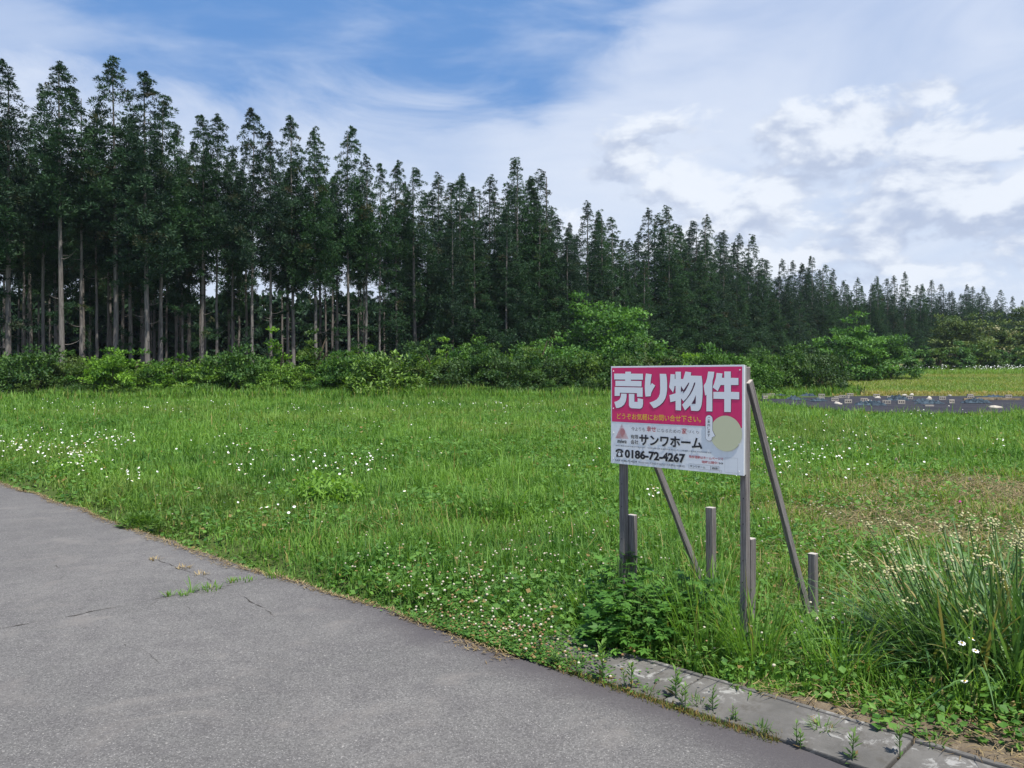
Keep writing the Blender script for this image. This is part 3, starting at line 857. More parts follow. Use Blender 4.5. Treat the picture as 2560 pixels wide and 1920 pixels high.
def cedar_trunk(seed, r0=0.24, stubs=16, top=0.97, smax=0.5):
    g = np.random.default_rng(seed + 500)
    zs = np.linspace(-0.4, TH * top, 13)
    bend = np.c_[np.sin(zs * 0.13 + seed) * 0.10 + g.normal(0, .015, 13), np.cos(zs * 0.11 + seed * 2) * 0.10, zs]
    bend[:, :2] -= bend[0, :2]
    f = np.clip(zs / TH, 0, 1)
    rad = r0 * (1 - 0.86 * f) + 0.10 * np.exp(-np.maximum(zs, 0) / 0.5)
    paths, radii = [bend], [rad]
    for k in range(stubs):
        z = g.uniform(1.5, TH * smax); az = g.uniform(0, 6.28); L = g.choice([g.uniform(0.2, 0.5), g.uniform(0.7, 2.0)], p=[.6, .4])
        o = np.array([math.cos(az), math.sin(az), 0]); c = np.array([np.interp(z, zs, bend[:, 0]), np.interp(z, zs, bend[:, 1]), z])
        s = np.linspace(0, 1, 5)[:, None]
        paths.append(c + o * s * L + np.array([0, 0, 1]) * (-0.25 * s + 0.55 * s * s) * L)
        radii.append(np.linspace(0.035, 0.008, 5) * (0.6 + 0.4 * min(L, 1)))
    acc = Acc()
    a1 = tubes(paths[:1], radii[:1], 9); a2 = tubes(paths[1:], radii[1:], 4)
    for a in (a1, a2):
        acc.add(np.concatenate(a.V), np.concatenate(a.F))
    me = acc.mesh('trunk', smooth=True)
    me.materials.append(M['bark'])
    return me

bareC = [cedar_crown(10 + k, t0, Rm * 1.36, 2.5, low=lw, gap=gp_) for k, (t0, Rm, lw, gp_) in enumerate(((.40, 2.5, 5, .05), (.46, 2.3, 8, .10), (.52, 2.1, 4, .12), (.43, 2.7, 12, .05), (.56, 1.9, 9, .16), (.36, 2.2, 3, .12)))]
fullC = [cedar_crown(30 + k, t0, Rm * 1.52, 1.9, K=62, gap=gp_, low=0, inner=0.45, ex=0.90, rs=1.2) for k, (t0, Rm, gp_) in enumerate(((.04, 3.1, .04), (.03, 2.8, .06), (.06, 3.3, .05), (.10, 2.6, .10), (.05, 2.9, .08)))]
thinC = [cedar_crown(50 + k, t0, Rm * 1.35, 1.8, low=6, gap=.12) for k, (t0, Rm) in enumerate(((.50, 1.7), (.58, 1.5), (.44, 1.6)))]
trunks = [cedar_trunk(k) for k in range(6)]
thinT = [cedar_trunk(20 + k, 0.165, 12, smax=0.6) for k in range(3)]

LINE = np.array([(-300, 51), (0, 56), (400, 60), (700, 66), (870, 71), (1100, 76), (1290, 80), (1500, 90), (1670, 102), (1870, 120), (2030, 145), (2260, 168), (2560, 206), (2800, 240)], float)
def lineY(px): return float(np.interp(px, LINE[:, 0], LINE[:, 1]))
def cedar(x, y, height, crown, trunk, g, label, group, wide=1.0):
    z = float(terr(x, y))
    e = empty('cedar_tree', (x, y, z), g.uniform(0, 6.28))
    s = height / TH
    wq = s * wide
    c = link('crown', crown, None, e); c.scale = (wq, wq * g.uniform(.92, 1.08), s); c.rotation_euler = (g.normal(0, .012), g.normal(0, .012), g.uniform(0, 6.28))
    t = link('trunk', trunk, None, e); t.scale = (s * g.uniform(.85, 1.15),) * 2 + (s,)
    tag(e, label, 'cedar tree', group)
    return e

TOPS = [(-60, 175), (21, 156), (156, 162), (203, 225), (289, 145), (368, 185), (403, 237), (503, 289), (544, 297), (631, 272), (677, 336), (735, 292), (790, 330), (874, 318), (914, 388), (949, 411),
        (993, 405), (1038, 425), (1094, 434), (1151, 437), (1224, 446), (1290, 397), (1337, 446), (1366, 425), (1420, 560), (1467, 509), (1504, 527), (1533, 544), (1574, 600), (1622, 521), (1670, 517), (1701, 565),
        (1736, 555), (1765, 538), (1811, 579), (1846, 590), (1869, 588), (1914, 651), (1950, 650), (1971, 654), (2004, 660), (2029, 640), (2058, 662), (2083, 673), (2142, 695), (2176, 711), (2195, 692), (2217, 697),
        (2235, 690), (2262, 681), (2301, 712), (2328, 701), (2357, 711), (2380, 728), (2414, 712), (2430, 718), (2455, 717), (2502, 725), (2531, 741), (2556, 752), (2610, 760)]
gt = np.random.default_rng(99)
SHAPES = ['broad pointed crown', 'narrow pointed crown', 'ragged crown with gaps', 'dense rounded crown', 'slim open crown']
for k, (px, py) in enumerate(TOPS):
    Y = lineY(px) + gt.uniform(-1.2, 2.6)
    X = at_depth(px, Y)
    h = z_at(px, py, Y) - float(terr(X, Y))
    if px < 1010:
        small = px in (203, 403, 677, 914, 949)
        cr = thinC[k % 3] if small else bareC[k % 6]
        tr = thinT[k % 3] if small or px > 470 else trunks[k % 6]
        wd = (1.2 if px < 480 else 1.05)
        if k == 0: lab = 'tall bare-trunked cedar cut off by the left edge of the picture'
        else: lab = 'bare-trunked cedar, %s treetop from the left along the skyline of the wood' % ordinal(k - 1)
    else:
        cr = fullC[k % 5]; tr = trunks[k % 6]; wd = 1.12
        lab = 'dense dark cedar leafy to the ground, %s treetop from the left along the skyline' % ordinal(k - 1)
        if k == len(TOPS) - 1: lab = 'distant dark cedar at the right edge where the wood leaves the picture'
    cedar(X, Y, h, cr, tr, gt, lab, 'cedars along the edge of the wood', wd)

def nearest_top(px):
    return max(0, int(np.argmin([abs(p[0] - px) for p in TOPS])) - 1)
# trees that stand a little behind or between those of the front row
for row in range(1, 9):
    px = -180.0 + gt.uniform(0, 60)
    while px < 2600:
        Y = lineY(px) + row * 3.4 + gt.uniform(-1.3, 1.3)
        X = at_depth(px, Y)
        step = 3.3 / Y * FPX * gt.uniform(0.75, 1.35)
        if px < 480: step *= 0.95
        left = px < 1040
        if left and row <= (5 if 500 < px < 1000 else 7):
            near = [p for p in TOPS if abs(p[0] - px) < 70]
            cap = z_at(px, (np.mean([p[1] for p in near]) if near else 300) + gt.uniform(35, 130), Y) - float(terr(X, Y))
            h = min(cap, gt.uniform(18, 24))
            sparse = 480 < px < 1010
            if sparse: step *= 1.15
            cr = thinC[gt.integers(3)] if gt.random() < (0.95 if sparse else 0.45) else bareC[gt.integers(6)]
            cedar(X, Y, h, cr, thinT[gt.integers(3)], gt, 'slender shaded cedar inside the wood, %s row back, behind the %s skyline treetop' % (ORD[row - 1], ordinal(nearest_top(px))), 'cedars inside the wood', 0.9)
        elif not left and row <= 3:
            near = [p for p in TOPS if abs(p[0] - px) < 55]
            cap = z_at(px, (np.mean([p[1] for p in near]) if near else 600) + gt.uniform(12, 55), Y) - float(terr(X, Y))
            Yf = Y - (7.5 if row == 2 else 0)
            cr = fullC[gt.integers(5)]
            cedar(at_depth(px, Yf), Yf, max(9, min(cap, 24) * (0.80 if row == 2 else 1)), cr, trunks[gt.integers(6)], gt,
                  'dark cedar filling the dense wood, %s rank, beside the %s skyline treetop' % (ORD[row - 1], ordinal(nearest_top(px))), 'cedars filling the dense wood', 1.28)
            step *= 0.60 if row == 1 else 0.8
        px += step

# far back of the wood: one mass of low dense growth that closes the view between the trunks
acc = Acc(); gb = np.random.default_rng(5)
for px in np.concatenate([np.arange(-260, 1130, 21.0), np.arange(1130, 2750, 17.0)]):
    for lay in range(2):
        Y = lineY(px) + (30 if px < 1130 else 9) + lay * 6 + gb.uniform(-2, 2); X = at_depth(px + gb.uniform(-12, 12), Y)
        hh = gb.uniform(6.5, 10.5) * (1.0 if not 500 < px < 1010 else 0.95)
        z0 = float(terr(X, Y)); m = 60
        t = gb.random(m) ** 0.8; az = gb.uniform(0, 6.28, m); rr_ = 2.0 * (1 - t) ** 0.6 + 0.2
        o = np.stack([np.cos(az), np.sin(az), 0 * az], 1)
        C = np.c_[X + o[:, 0] * rr_, Y + o[:, 1] * rr_, z0 + t * hh]
        shoots(acc, C, gb.uniform(0.7, 1.05, m), o, 9, gb, 0.26, size=0.9)
tag(link('deep_wood', acc.mesh('deep_wood'), M['cedar']), 'dark mass of young conifers deep behind the trunks', 'woodland', kind='stuff')
# forest floor litter
xs_ = np.arange(-60, 40, 2.0); 
P = []
for px in np.arange(-420, 1250, 40.0):
    P.append([(at_depth(px, lineY(px) - 3), lineY(px) - 3), (at_depth(px, lineY(px) + 45), lineY(px) + 45)])
V = []; F = []
for a, b in P:
    for f in np.linspace(0, 1, 8):
        x = a[0] + (b[0] - a[0]) * f; y = a[1] + (b[1] - a[1]) * f
        V.append((x, y, float(terr(x, y)) + 0.03))
for a in range(len(P) - 1):
    for b in range(7):
        i0 = a * 8 + b; F += [(i0, i0 + 8, i0 + 9), (i0, i0 + 9, i0 + 1)]
M['litter'] = simple('needle_litter', (0.040, 0.027, 0.018), 0.95, 0.05, vary=0.4, vscale=2)
tag(link('forest_floor', tri_mesh('forest_floor', V, F), M['litter']), kind='structure')

# ------------------------------------------------------------------ shrubs and broadleaf trees
def bush_mesh(seed, rx, rz, leaf, m, K, mat, flat_=0.5, layers=False, blossom=0.0, wid=0.30):
    g = np.random.default_rng(seed)
    d = rsph(m, g); d[:, 2] = np.abs(d[:, 2]) * 1.0
    lob = 0.82 + 0.16 * np.sin(3 * np.arctan2(d[:, 1], d[:, 0]) + seed) + 0.14 * np.sin(5 * d[:, 2] * 3 + seed * 2) + g.normal(0, .10, m)
    sh = g.uniform(0.62, 1.0, m) ** 0.5 * lob
    C = d * sh[:, None] * np.array([rx, rx, rz]) + np.array([0, 0, 0.06 * rz])
    if layers:
        lev = np.round(C[:, 2] / (rz * 0.12) + 0.4 * np.sin(2 * np.arctan2(d[:, 1], d[:, 0]) + seed)) * rz * 0.12 - 0.048 * rz * np.sin(2 * np.arctan2(d[:, 1], d[:, 0]) + seed) + g.normal(0, rz * 0.022, m)
        C[:, 2] = np.maximum(lev, rz * 0.10)
    cr = (rx + rz) * 0.5 * g.uniform(0.13, 0.24, m)
    Ci = np.repeat(C, K, 0); ci = np.repeat(cr, K)
    off = rsph(m * K, g) * (g.random(m * K) ** 0.4 * ci)[:, None]
    off[:, 2] *= flat_
    base = Ci + off
    outw = norm(np.repeat(d, K, 0) + rsph(m * K, g) * 0.7)
    dr = norm(outw * 0.8 + rsph(m * K, g) * 0.7 + np.array([0, 0, -0.25]))
    nr = norm(outw * 0.5 + np.array([0, 0, 0.9]) + rsph(m * K, g) * 0.55)
    base[:, 2] = np.maximum(base[:, 2], 0.02)
    V, F = facing(base, dr, nr, leaf * g.uniform(0.6, 1.25, m * K), leaf * wid * g.uniform(.7, 1.2, m * K))
    tint = np.repeat(np.clip(np.repeat(g.uniform(0.05, 0.85, m), K) + g.normal(0, .2, m * K), 0, 1), 4)
    dry = np.zeros(m * K)
    if blossom:
        dry = np.repeat((g.random(m) < blossom) & (d[:, 2] > 0.25), K) * (g.random(m * K) < 0.55) * g.uniform(.4, 1, m * K)
    acc = Acc(); acc.add(V, F, tint, np.repeat(dry, 4))
    me = acc.mesh('foliage'); me.materials.append(mat)
    return me

def stems_mesh(seed, h, n_=6, r=0.03, spread=0.5):
    g = np.random.default_rng(seed + 900)
    P, Rr = [], []
    for k in range(n_):
        az = g.uniform(0, 6.28); s = np.linspace(0, 1, 5)[:, None]; L = g.uniform(.6, .95) * h
        P.append(np.array([math.cos(az), math.sin(az), 0]) * (0.05 + spread * h * s ** 1.4 * g.uniform(.4, 1)) + np.array([0, 0, 1]) * (L * s - 0.05))
        Rr.append(np.linspace(r, r * .25, 5))
    a = tubes(P, Rr, 5); me = a.mesh('stem', smooth=True); me.materials.append(M['stem'])
    return me

BV = [('bush', bush_mesh(1, 1.9, 2.5, 0.18, 85, 62, M['bush'])), ('bush', bush_mesh(2, 2.2, 2.2, 0.16, 95, 62, M['bush'])),
      ('bush', bush_mesh(3, 1.7, 2.8, 0.20, 75, 58, M['bush_dark'])), ('bush', bush_mesh(4, 2.4, 2.0, 0.17, 95, 50, M['bush_dark'])),
      ('bush', bush_mesh(5, 2.0, 2.3, 0.22, 70, 56, M['bush'], flat_=0.35))]
BS = [stems_mesh(k, 2.2) for k in range(3)]
gs = np.random.default_rng(31)
def shrub(x, y, s, v, label, group, sz=1.0, name='shrub'):
    e = empty(name, (x, y, float(terr(x, y)) - 0.05), gs.uniform(0, 6.28))
    f = link('foliage', BV[v][1], None, e); f.scale = (s, s, s * sz)
    t = link('stem', BS[v % 3], None, e); t.scale = (s, s, s * sz)
    tag(e, label, 'shrub', group)
    return e

def bushY(px): return float(np.interp(px, [-200, 0, 700, 1200, 1600, 1850, 2130], [46, 48.5, 50, 52, 57, 61, 66]))
SHRUBF = [(-70, 905), (10, 893), (85, 890), (150, 905), (205, 885), (268, 893), (330, 918), (395, 912), (455, 905), (520, 900), (580, 880), (640, 890), (700, 888), (760, 910),
          (818, 905), (878, 893), (1075, 900), (1140, 905), (1200, 885), (1262, 895), (1325, 885), (1385, 900), (1440, 893), (1500, 890), (1560, 895), (1620, 890), (1680, 893), (1745, 888), (1805, 890), (1862, 880), (1925, 882), (1985, 872), (2045, 885), (2090, 925)]
c_ = 0
for px, py in SHRUBF:
    Y = bushY(px) + gs.uniform(-0.6, 1.2); X = at_depth(px, Y)
    h = (z_at(px, py, Y) - float(terr(X, Y))) * gs.uniform(.82, 1.2)
    v = int(gs.integers(5)) if px < 1850 else int(gs.choice([2, 3, 3]))
    if px in (150, 205, 268): v = 0
    s = h / (2.5 * 0.98)
    base_h = {0: 2.5, 1: 2.2, 2: 2.8, 3: 2.0, 4: 2.3}[v]
    s = max(0.85, 0.5 * h / base_h + 0.45)
    shrub(X, Y, s, v, 'leafy green shrub, %s from the left in the hedge along the meadow' % ordinal(c_), 'shrubs edging the meadow', h / base_h / s)
    c_ += 1
# low second rank in front, ragged
c2 = 0
for px in np.arange(-60, 2100, 118.0):
    px = px + gs.uniform(-30, 30)
    if 850 < px < 1150: continue
    Y = bushY(px) - gs.uniform(1.6, 2.6); X = at_depth(px, Y)
    shrub(X, Y, gs.uniform(.45, .62), int(gs.integers(5)), 'low green shrub at the foot of the hedge, %s from the left' % ordinal(c2), 'low shrubs at the foot of the hedge', gs.uniform(.75, 1.0), 'low_shrub')
    c2 += 1
# rank behind, rising to the trees on the right-hand side
c3 = 0
for px in np.arange(-80, 2000, 62.0):
    px = px + gs.uniform(-22, 22); lo = bushY(px) + 3.2; hi = lineY(px) - 2.0
    nr_ = 1 if hi - lo < 8 else 2 if hi - lo < 20 else 3
    for q in range(nr_):
        Y = lo + (hi - lo) * ((q + 0.35) / nr_) + gs.uniform(-.8, .8); X = at_depth(px + gs.uniform(-25, 25), Y)
        h = gs.uniform(2.2, 3.2)
        if px > 1050: h = gs.uniform(2.4, 3.8)
        shrub(X, Y, h / 2.3 * gs.uniform(.9, 1.15), int(gs.choice([1, 2, 3, 4])), 'thicket shrub, %s rank behind the hedge, below the %s skyline treetop' % (ORD[q], ordinal(nearest_top(px))), 'thicket shrubs below the cedars', gs.uniform(.8, 1.0), 'thicket_shrub')
# the rounded, big-leaved shrub in the middle of the hedge
M['glossy'] = foliage('glossy_leaves', (0.030, 0.085, 0.012), (0.200, 0.340, 0.045), transl=0.25, gloss=0.05, rnd=0)
BVR = bush_mesh(77, 2.35, 2.75, 0.30, 140, 44, M['glossy'], flat_=0.7, wid=0.22)
Y = bushY(960) - 2.2; X = at_depth(958, Y)
e = empty('rounded_shrub', (X, Y, float(terr(X, Y)) - .05)); f = link('foliage', BVR, None, e); f.scale = (1.04, 1.0, 1.03); link('stem', BS[1], None, e)
tag(e, 'large rounded shrub with long glossy leaves in the middle of the hedge', 'shrub')
Y2 = bushY(1050) + 0.6; X2 = at_depth(1062, Y2)
e = empty('shrub', (X2, Y2, float(terr(X2, Y2)) - .05)); f = link('foliage', BV[0][1], None, e); f.scale = (1.05, 1.0, 1.0); link('stem', BS[0], None, e)
tag(e, 'yellow-green shrub right beside the large rounded shrub', 'shrub')

# broadleaf trees
def broad(px, pyt, pyb, Y, rxpx, mat, seed, label, m=150, K=70, leaf=0.34, blossom=0.0, name='broadleaf_tree', n_stem=5):
    X = at_depth(px, Y); zt = z_at(px, pyt, Y); z0 = float(terr(X, Y))
    H = zt - z0; rx = rxpx / FPX * Y
    e = empty(name, (X, Y, z0), seed)
    me = bush_mesh(seed, rx, H * 0.95, leaf, m, K, mat, flat_=0.35, layers=True, blossom=blossom)
    me.name = 'crown'
    link('crown', me, None, e)
    t = stems_mesh(seed, H * 0.9, n_stem, 0.13, 0.35); t.name = 'trunk'
    link('trunk', t, None, e)
    tag(e, label, 'tree')
broad(1532, 752, 880, 74, 150, M['broad'], 101, 'spreading bright green broadleaf tree with layered branches before the dark cedars', 190, 80, 0.36)
broad(1395, 830, 900, 66, 70, M['broad'], 102, 'small green broadleaf tree left of the spreading bright tree', 90, 60, 0.30)
broad(2125, 812, 900, 96, 92, M['broad'], 103, 'bright green bushy tree at the left end of the far field', 150, 70, 0.40)
broad(2225, 838, 905, 100, 80, M['broad'], 104, 'lower green tree just right of the bright bushy one at the field edge', 120, 60, 0.40)
broad(2395, 776, 880, 134, 68, M['olive'], 105, 'olive green round tree in front of the far cedars', 140, 60, 0.5)
broad(2490, 788, 880, 138, 62, M['cream'], 106, 'tree with cream blossom near the right edge', 140, 60, 0.5, 0.32)
broad(2575, 785, 880, 140, 60, M['olive'], 107, 'olive green tree cut off by the right edge behind the field', 120, 60, 0.5)
for q, (px, py, wpx) in enumerate(((2300, 872, 40), (2345, 862, 45), (2400, 856, 50), (2455, 858, 50), (2510, 866, 45), (2560, 868, 50), (2620, 866, 60))):
    broad(px, py, 912, 122 + q, wpx, M['bush'] if q % 2 else M['broad'], 120 + q, 'pale green shrub on the far edge of the field, %s from the left' % ordinal(q), 60, 50, 0.42, name='field_edge_shrub', n_stem=4)
# young saplings rising out of the hedge
for q, (px, py, wpx, off) in enumerate(((770, 800, 26, 3.5), (690, 838, 30, 2.5), (320, 868, 26, 1.5), (1335, 815, 34, 3.0), (1100, 850, 30, 3.0))):
    broad(px, py, 900, bushY(px) + off, wpx, M['bush'], 140 + q, ['leafy sapling standing tall above the hedge before the pale trunks', 'flat-topped sapling left of the tall leafy sapling', 'small sapling with level sprays above the left hedge',
          'young tree just above the right part of the hedge', 'low young tree behind the large rounded shrub'][q], 34, 46, 0.24, name='sapling', n_stem=3)

# ------------------------------------------------------------------ meadow
SHEET = np.array([gp(1885, 1008)[:2], gp(1885, 1001)[:2], gp(2110, 992.5)[:2], gp(2900, 993)[:2], gp(2900, 1034)[:2], gp(2300, 1040)[:2], gp(2080, 1033)[:2]])
def in_poly(x, y, poly):
    ins = np.zeros(np.shape(x), bool); j = len(poly) - 1
    for i_ in range(len(poly)):
        xi, yi = poly[i_]; xj, yj = poly[j]
        ins ^= ((yi > y) != (yj > y)) & (x < (xj - xi) * (y - yi) / (yj - yi + 1e-12) + xi)
        j = i_
    return ins

def dryness(x, y):
    """mown straw lies at the right, a thinner patch near the road"""
    c1 = np.exp(-(((x - 4.1) / 1.5) ** 2 + ((y - 8.0) / 1.5) ** 2)) * 1.3
    c3 = np.exp(-(((x - 6.7) / 1.9) ** 2 + ((y - 10.6) / 1.7) ** 2)) * 1.3
    c2 = np.exp(-(((x - 2.6) / 1.0) ** 2 + ((y - 5.6) / 0.9) ** 2)) * 0.75
    c4 = np.exp(-(((x + 1.9) / 1.3) ** 2 + ((y - 8.2) / 1.1) ** 2)) * 0.35
    nz = vnoise(x * 1.7, y * 1.7, 21) * 0.6 + vnoise(x * 5, y * 5, 22) * 0.4
    return np.clip((c1 + c3 + c2 + c4) * (0.25 + 1.15 * nz), 0, 1)

def sample_meadow(nmax, A, g, p=1.5, ang=42, dmin=3.2, dmax=58):
    u = g.random(nmax); th = g.uniform(-R(ang), R(ang), nmax)
    e_ = 2 - p
    d = (dmin ** e_ + u * (dmax ** e_ - dmin ** e_)) ** (1 / e_)
    return d * np.sin(th), d * np.cos(th), d
gm = np.random.default_rng(11)
N = 430000
x, y, d = sample_meadow(N, 1, gm)
s = sd(x, y)
tpar = x * ET[0] + y * ET[1]
wig = edge_wig(tpar)
kerbzone = tpar > -2.95
edge0 = np.where(kerbzone, 0.33 + 0.22 * (vnoise(tpar * 3.2, tpar * 0, 31) - .35) + 0.55 * np.clip((tpar + 1.75) / 0.9, 0, 1), wig - 0.01)
keep = (s > edge0) & ~in_poly(x, y, SHEET) & (y < np.where(x < 10, 51, 57))
dryv = dryness(x, y)
keep &= gm.random(N) > dryv * 0.85
x, y, d, s, dryv = x[keep], y[keep], d[keep], s[keep], dryv[keep]; n = len(x)
z = ground_z(x, y)
pn = vnoise(x * 0.35, y * 0.35, 41); pn2 = vnoise(x * 1.4, y * 1.4, 42); pn3 = vnoise(x * 4.2, y * 4.2, 43)
Lb = (0.11 + 0.13 * pn2 + 0.06 * pn) * gm.uniform(0.45, 1.25, n) * (1 + np.clip((d - 8) / 40, 0, 1) * 0.75)
Lb *= np.clip(0.35 + s * 0.9, 0.35, 1.0) * (1 - 0.55 * dryv)
tall = gm.random(n) < 0.035
Lb[tall] *= 1.8
clumpy = vnoise(x * 2.3 + 7, y * 2.3, 47)
Lb *= 0.72 + 0.75 * np.clip((clumpy - .35) * 2.2, 0, 1)
Wb = (0.0052 + 0.00052 * d) * gm.uniform(0.6, 1.5, n)
az = gm.uniform(0, 6.28, n)
lean = np.abs(gm.normal(0.34, 0.28, n)); bend = gm.uniform(0.0, 1.4, n)
V, F = blades(np.c_[x, y, z], Lb, Wb, az, lean, bend)
tint = np.clip(0.15 + 0.5 * pn * 1.0 + 0.35 * (pn2 - .5) + 0.35 * (pn3 - .5) - 0.30 * (clumpy - .5) + gm.normal(0.10, 0.24, n), 0, 1)
dr = np.clip((gm.random(n) < (0.03 + 0.55 * dryv)) * gm.uniform(.5, 1, n) + 0.20 * (vnoise(x * .22 + 9, y * .22, 44) > .62) * vnoise(x * 2, y * 2, 45), 0, 1)
acc = Acc(); acc.add(V, F, np.repeat(tint, 5), np.repeat(dr, 5))
tag(link('meadow_grass', acc.mesh('meadow_grass'), M['grass']), 'green meadow grass covering the plot behind the sign', 'grass', kind='stuff')

# broad low leaves among the blades (clover, plantain, dandelion)
N = 150000
x, y, d = sample_meadow(N, 1, gm, 1.75, dmax=34)
s = sd(x, y); tpar = x * ET[0] + y * ET[1]
edge0 = np.where(tpar > -2.85, 0.26 + 0.20 * vnoise(tpar * 3.2, tpar * 0, 31) + 0.14 * np.clip((tpar + 1.75) / 0.9, 0, 1), edge_wig(tpar) - 0.03)
keep = (s > edge0) & (vnoise(x * 1.1, y * 1.1, 51) + 0.35 * np.exp(-s / 0.8) + gm.normal(0, .12, N) > 0.46) & (gm.random(N) > dryness(x, y) * 0.7) & ~in_poly(x, y, SHEET)
x, y, d, s = x[keep], y[keep], d[keep], s[keep]; n = len(x)
hgt = gm.uniform(0.015, 0.15, n) * np.clip(0.35 + s * 0.8, 0.35, 1.1)
az = gm.uniform(0, 6.28, n)
dirs = norm(np.c_[np.cos(az), np.sin(az), gm.uniform(-.2, .7, n)])
nr = norm(np.c_[gm.normal(0, .45, n), gm.normal(0, .45, n), np.ones(n)])
ls_ = (0.018 + 0.0016 * d) * gm.uniform(.7, 2.2, n)
V, F = facing(np.c_[x, y, ground_z(x, y) + hgt], dirs, nr, ls_, ls_ * gm.uniform(.22, .5, n))
acc = Acc(); acc.add(V, F, np.repeat(np.clip(gm.normal(.45, .28, n), 0, 1), 4), np.repeat((gm.random(n) < .04) * .8, 4))
tag(link('meadow_herbs', acc.mesh('meadow_herbs'), M['clover']), 'low broad-leaved herbs and clover growing through the meadow grass', 'herbs', kind='stuff')

# cut straw lying on the mown patches and on the dirt shoulder
N = 170000
x = gm.uniform(0.5, 12, N); y = gm.uniform(2.6, 14, N)
s = sd(x, y); tpar = x * ET[0] + y * ET[1]
shoulder = (s > 0.36) & (s < 1.2) & (tpar > -2.3) & (tpar < 1.8)
pr = dryness(x, y) * 0.55 * (s > 0.6) + shoulder * 0.55 * (vnoise(x * 4, y * 4, 61) > .38) * np.clip((tpar + 2.4) / 0.8, 0, 1)
keep = gm.random(N) < pr * np.clip(9 / np.maximum(y, 1), .25, 2.2)
x, y = x[keep], y[keep]; n = len(x)
az = gm.normal(0.6, 0.9, n) + np.pi * gm.integers(0, 2, n)
V, F = blades(np.c_[x, y, np.maximum(ground_z(x, y), -0.02) + gm.uniform(0.02, 0.075, n)], gm.uniform(.03, .13, n) * np.clip(y / 5, .7, 2.0), (0.0022 + 0.0006 * y) * gm.uniform(.6, 1.4, n), az, gm.uniform(1.25, 1.65, n), gm.normal(0, .15, n))
acc = Acc(); acc.add(V, F, np.repeat(gm.random(n), 5), np.repeat((gm.random(n) < .35) * gm.random(n), 5))
tag(link('cut_straw', acc.mesh('cut_straw'), M['straw']), 'dry brown cut straw strewn over the ground at the right', 'straw', kind='stuff')

# tall rough growth where the meadow meets the hedge
N = 26000
px = gm.uniform(-260, 2150, N); Y = np.interp(px, [-200, 0, 700, 1200, 1600, 1850, 2130], [46, 48.5, 50, 52, 57, 61, 66]) - gm.uniform(0.2, 4.5, N)
X = (px - 1280) / FPX * Y
ok = ~in_poly(X, Y, SHEET); X, Y = X[ok], Y[ok]; n = len(X)
V, F = blades(np.c_[X, Y, terr(X, Y) - .03], gm.uniform(.35, .95, n) * (0.6 + 0.7 * vnoise(X * .5, Y * .5, 71)), gm.uniform(.03, .07, n), gm.uniform(0, 6.28, n), np.abs(gm.normal(.2, .2, n)), gm.uniform(0, .9, n))
acc = Acc(); acc.add(V, F, np.repeat(np.clip(gm.normal(.5, .25, n), 0, 1), 5), np.repeat((gm.random(n) < .10) * .6, 5))
tag(link('rough_grass', acc.mesh('rough_grass'), M['grass']), 'tall rough grass at the foot of the hedge', 'grass', kind='stuff')

# far mown field beyond the black sheet
N = 60000
px = gm.uniform(1900, 2900, N); Y = 60 + 66 * gm.random(N) ** 0.8; X = (px - 1280) / FPX * Y
ok = ~in_poly(X, Y, SHEET) & (px > np.interp(Y, [60, 66, 75], [1990, 2110, 2080])); X, Y = X[ok], Y[ok]; n = len(X)
top = Y > 112
strip = Y < 66.5
nz = vnoise(X * .10, Y * .16, 81) * .6 + vnoise(X * .4, Y * .6, 82) * .4
V, F = blades(np.c_[X, Y, terr(X, Y) - .03], gm.uniform(.15, .40, n) * np.where(top, 2.4, 1.0), gm.uniform(.05, .13, n), gm.uniform(0, 6.28, n), np.abs(gm.normal(.3, .25, n)), gm.uniform(0, .9, n))
acc = Acc(); acc.add(V, F, np.repeat(np.clip(0.35 + .5 * nz + gm.normal(0, .15, n), 0, 1), 5), np.repeat(np.clip(np.where(strip, .85, np.where(top, 0.1, 0.15 + .75 * (nz - .25))) + gm.normal(0, .14, n), 0, 1), 5))
tag(link('field_grass', acc.mesh('field_grass'), M['grass']), 'pale mown grass of the far field beyond the black sheet', 'grass', kind='stuff')

# ------------------------------------------------------------------ flowers
def discs(acc, C, r, g, k=8, petal=True, tilt=0.5):
    n = len(C); nr = norm(np.c_[g.normal(0, tilt, n), g.normal(0, tilt, n) - 0.25, np.ones(n)])
    a = norm(np.cross(nr, rsph(n, g))); b = np.cross(nr, a)
    th = np.arange(2 * k) / (2 * k) * 2 * np.pi
    rad = np.where(np.arange(2 * k) % 2 == 0, 1.0, 0.72 if petal else 1.0)
    ring = C[:, None] + (a[:, None] * (np.cos(th) * rad)[None, :, None] + b[:, None] * (np.sin(th) * rad)[None, :, None]) * r[:, None, None]
    V = np.concatenate([C[:, None] + nr[:, None] * (r * .12)[:, None, None], ring], 1)
    i = np.arange(n)[:, None] * (2 * k + 1)
    F = np.concatenate([i + [0, 1 + q, 1 + (q + 1) % (2 * k)] for q in range(2 * k)])
    acc.add(V, F)
    return nr
def scatter_px(cx, cy, sx, sy, n, g):
    P = [gp(a, b) for a, b in zip(g.normal(cx, sx, n), np.clip(g.normal(cy, sy, n), 1000, 1700))]
    return np.array(P)
gf = np.random.default_rng(17)
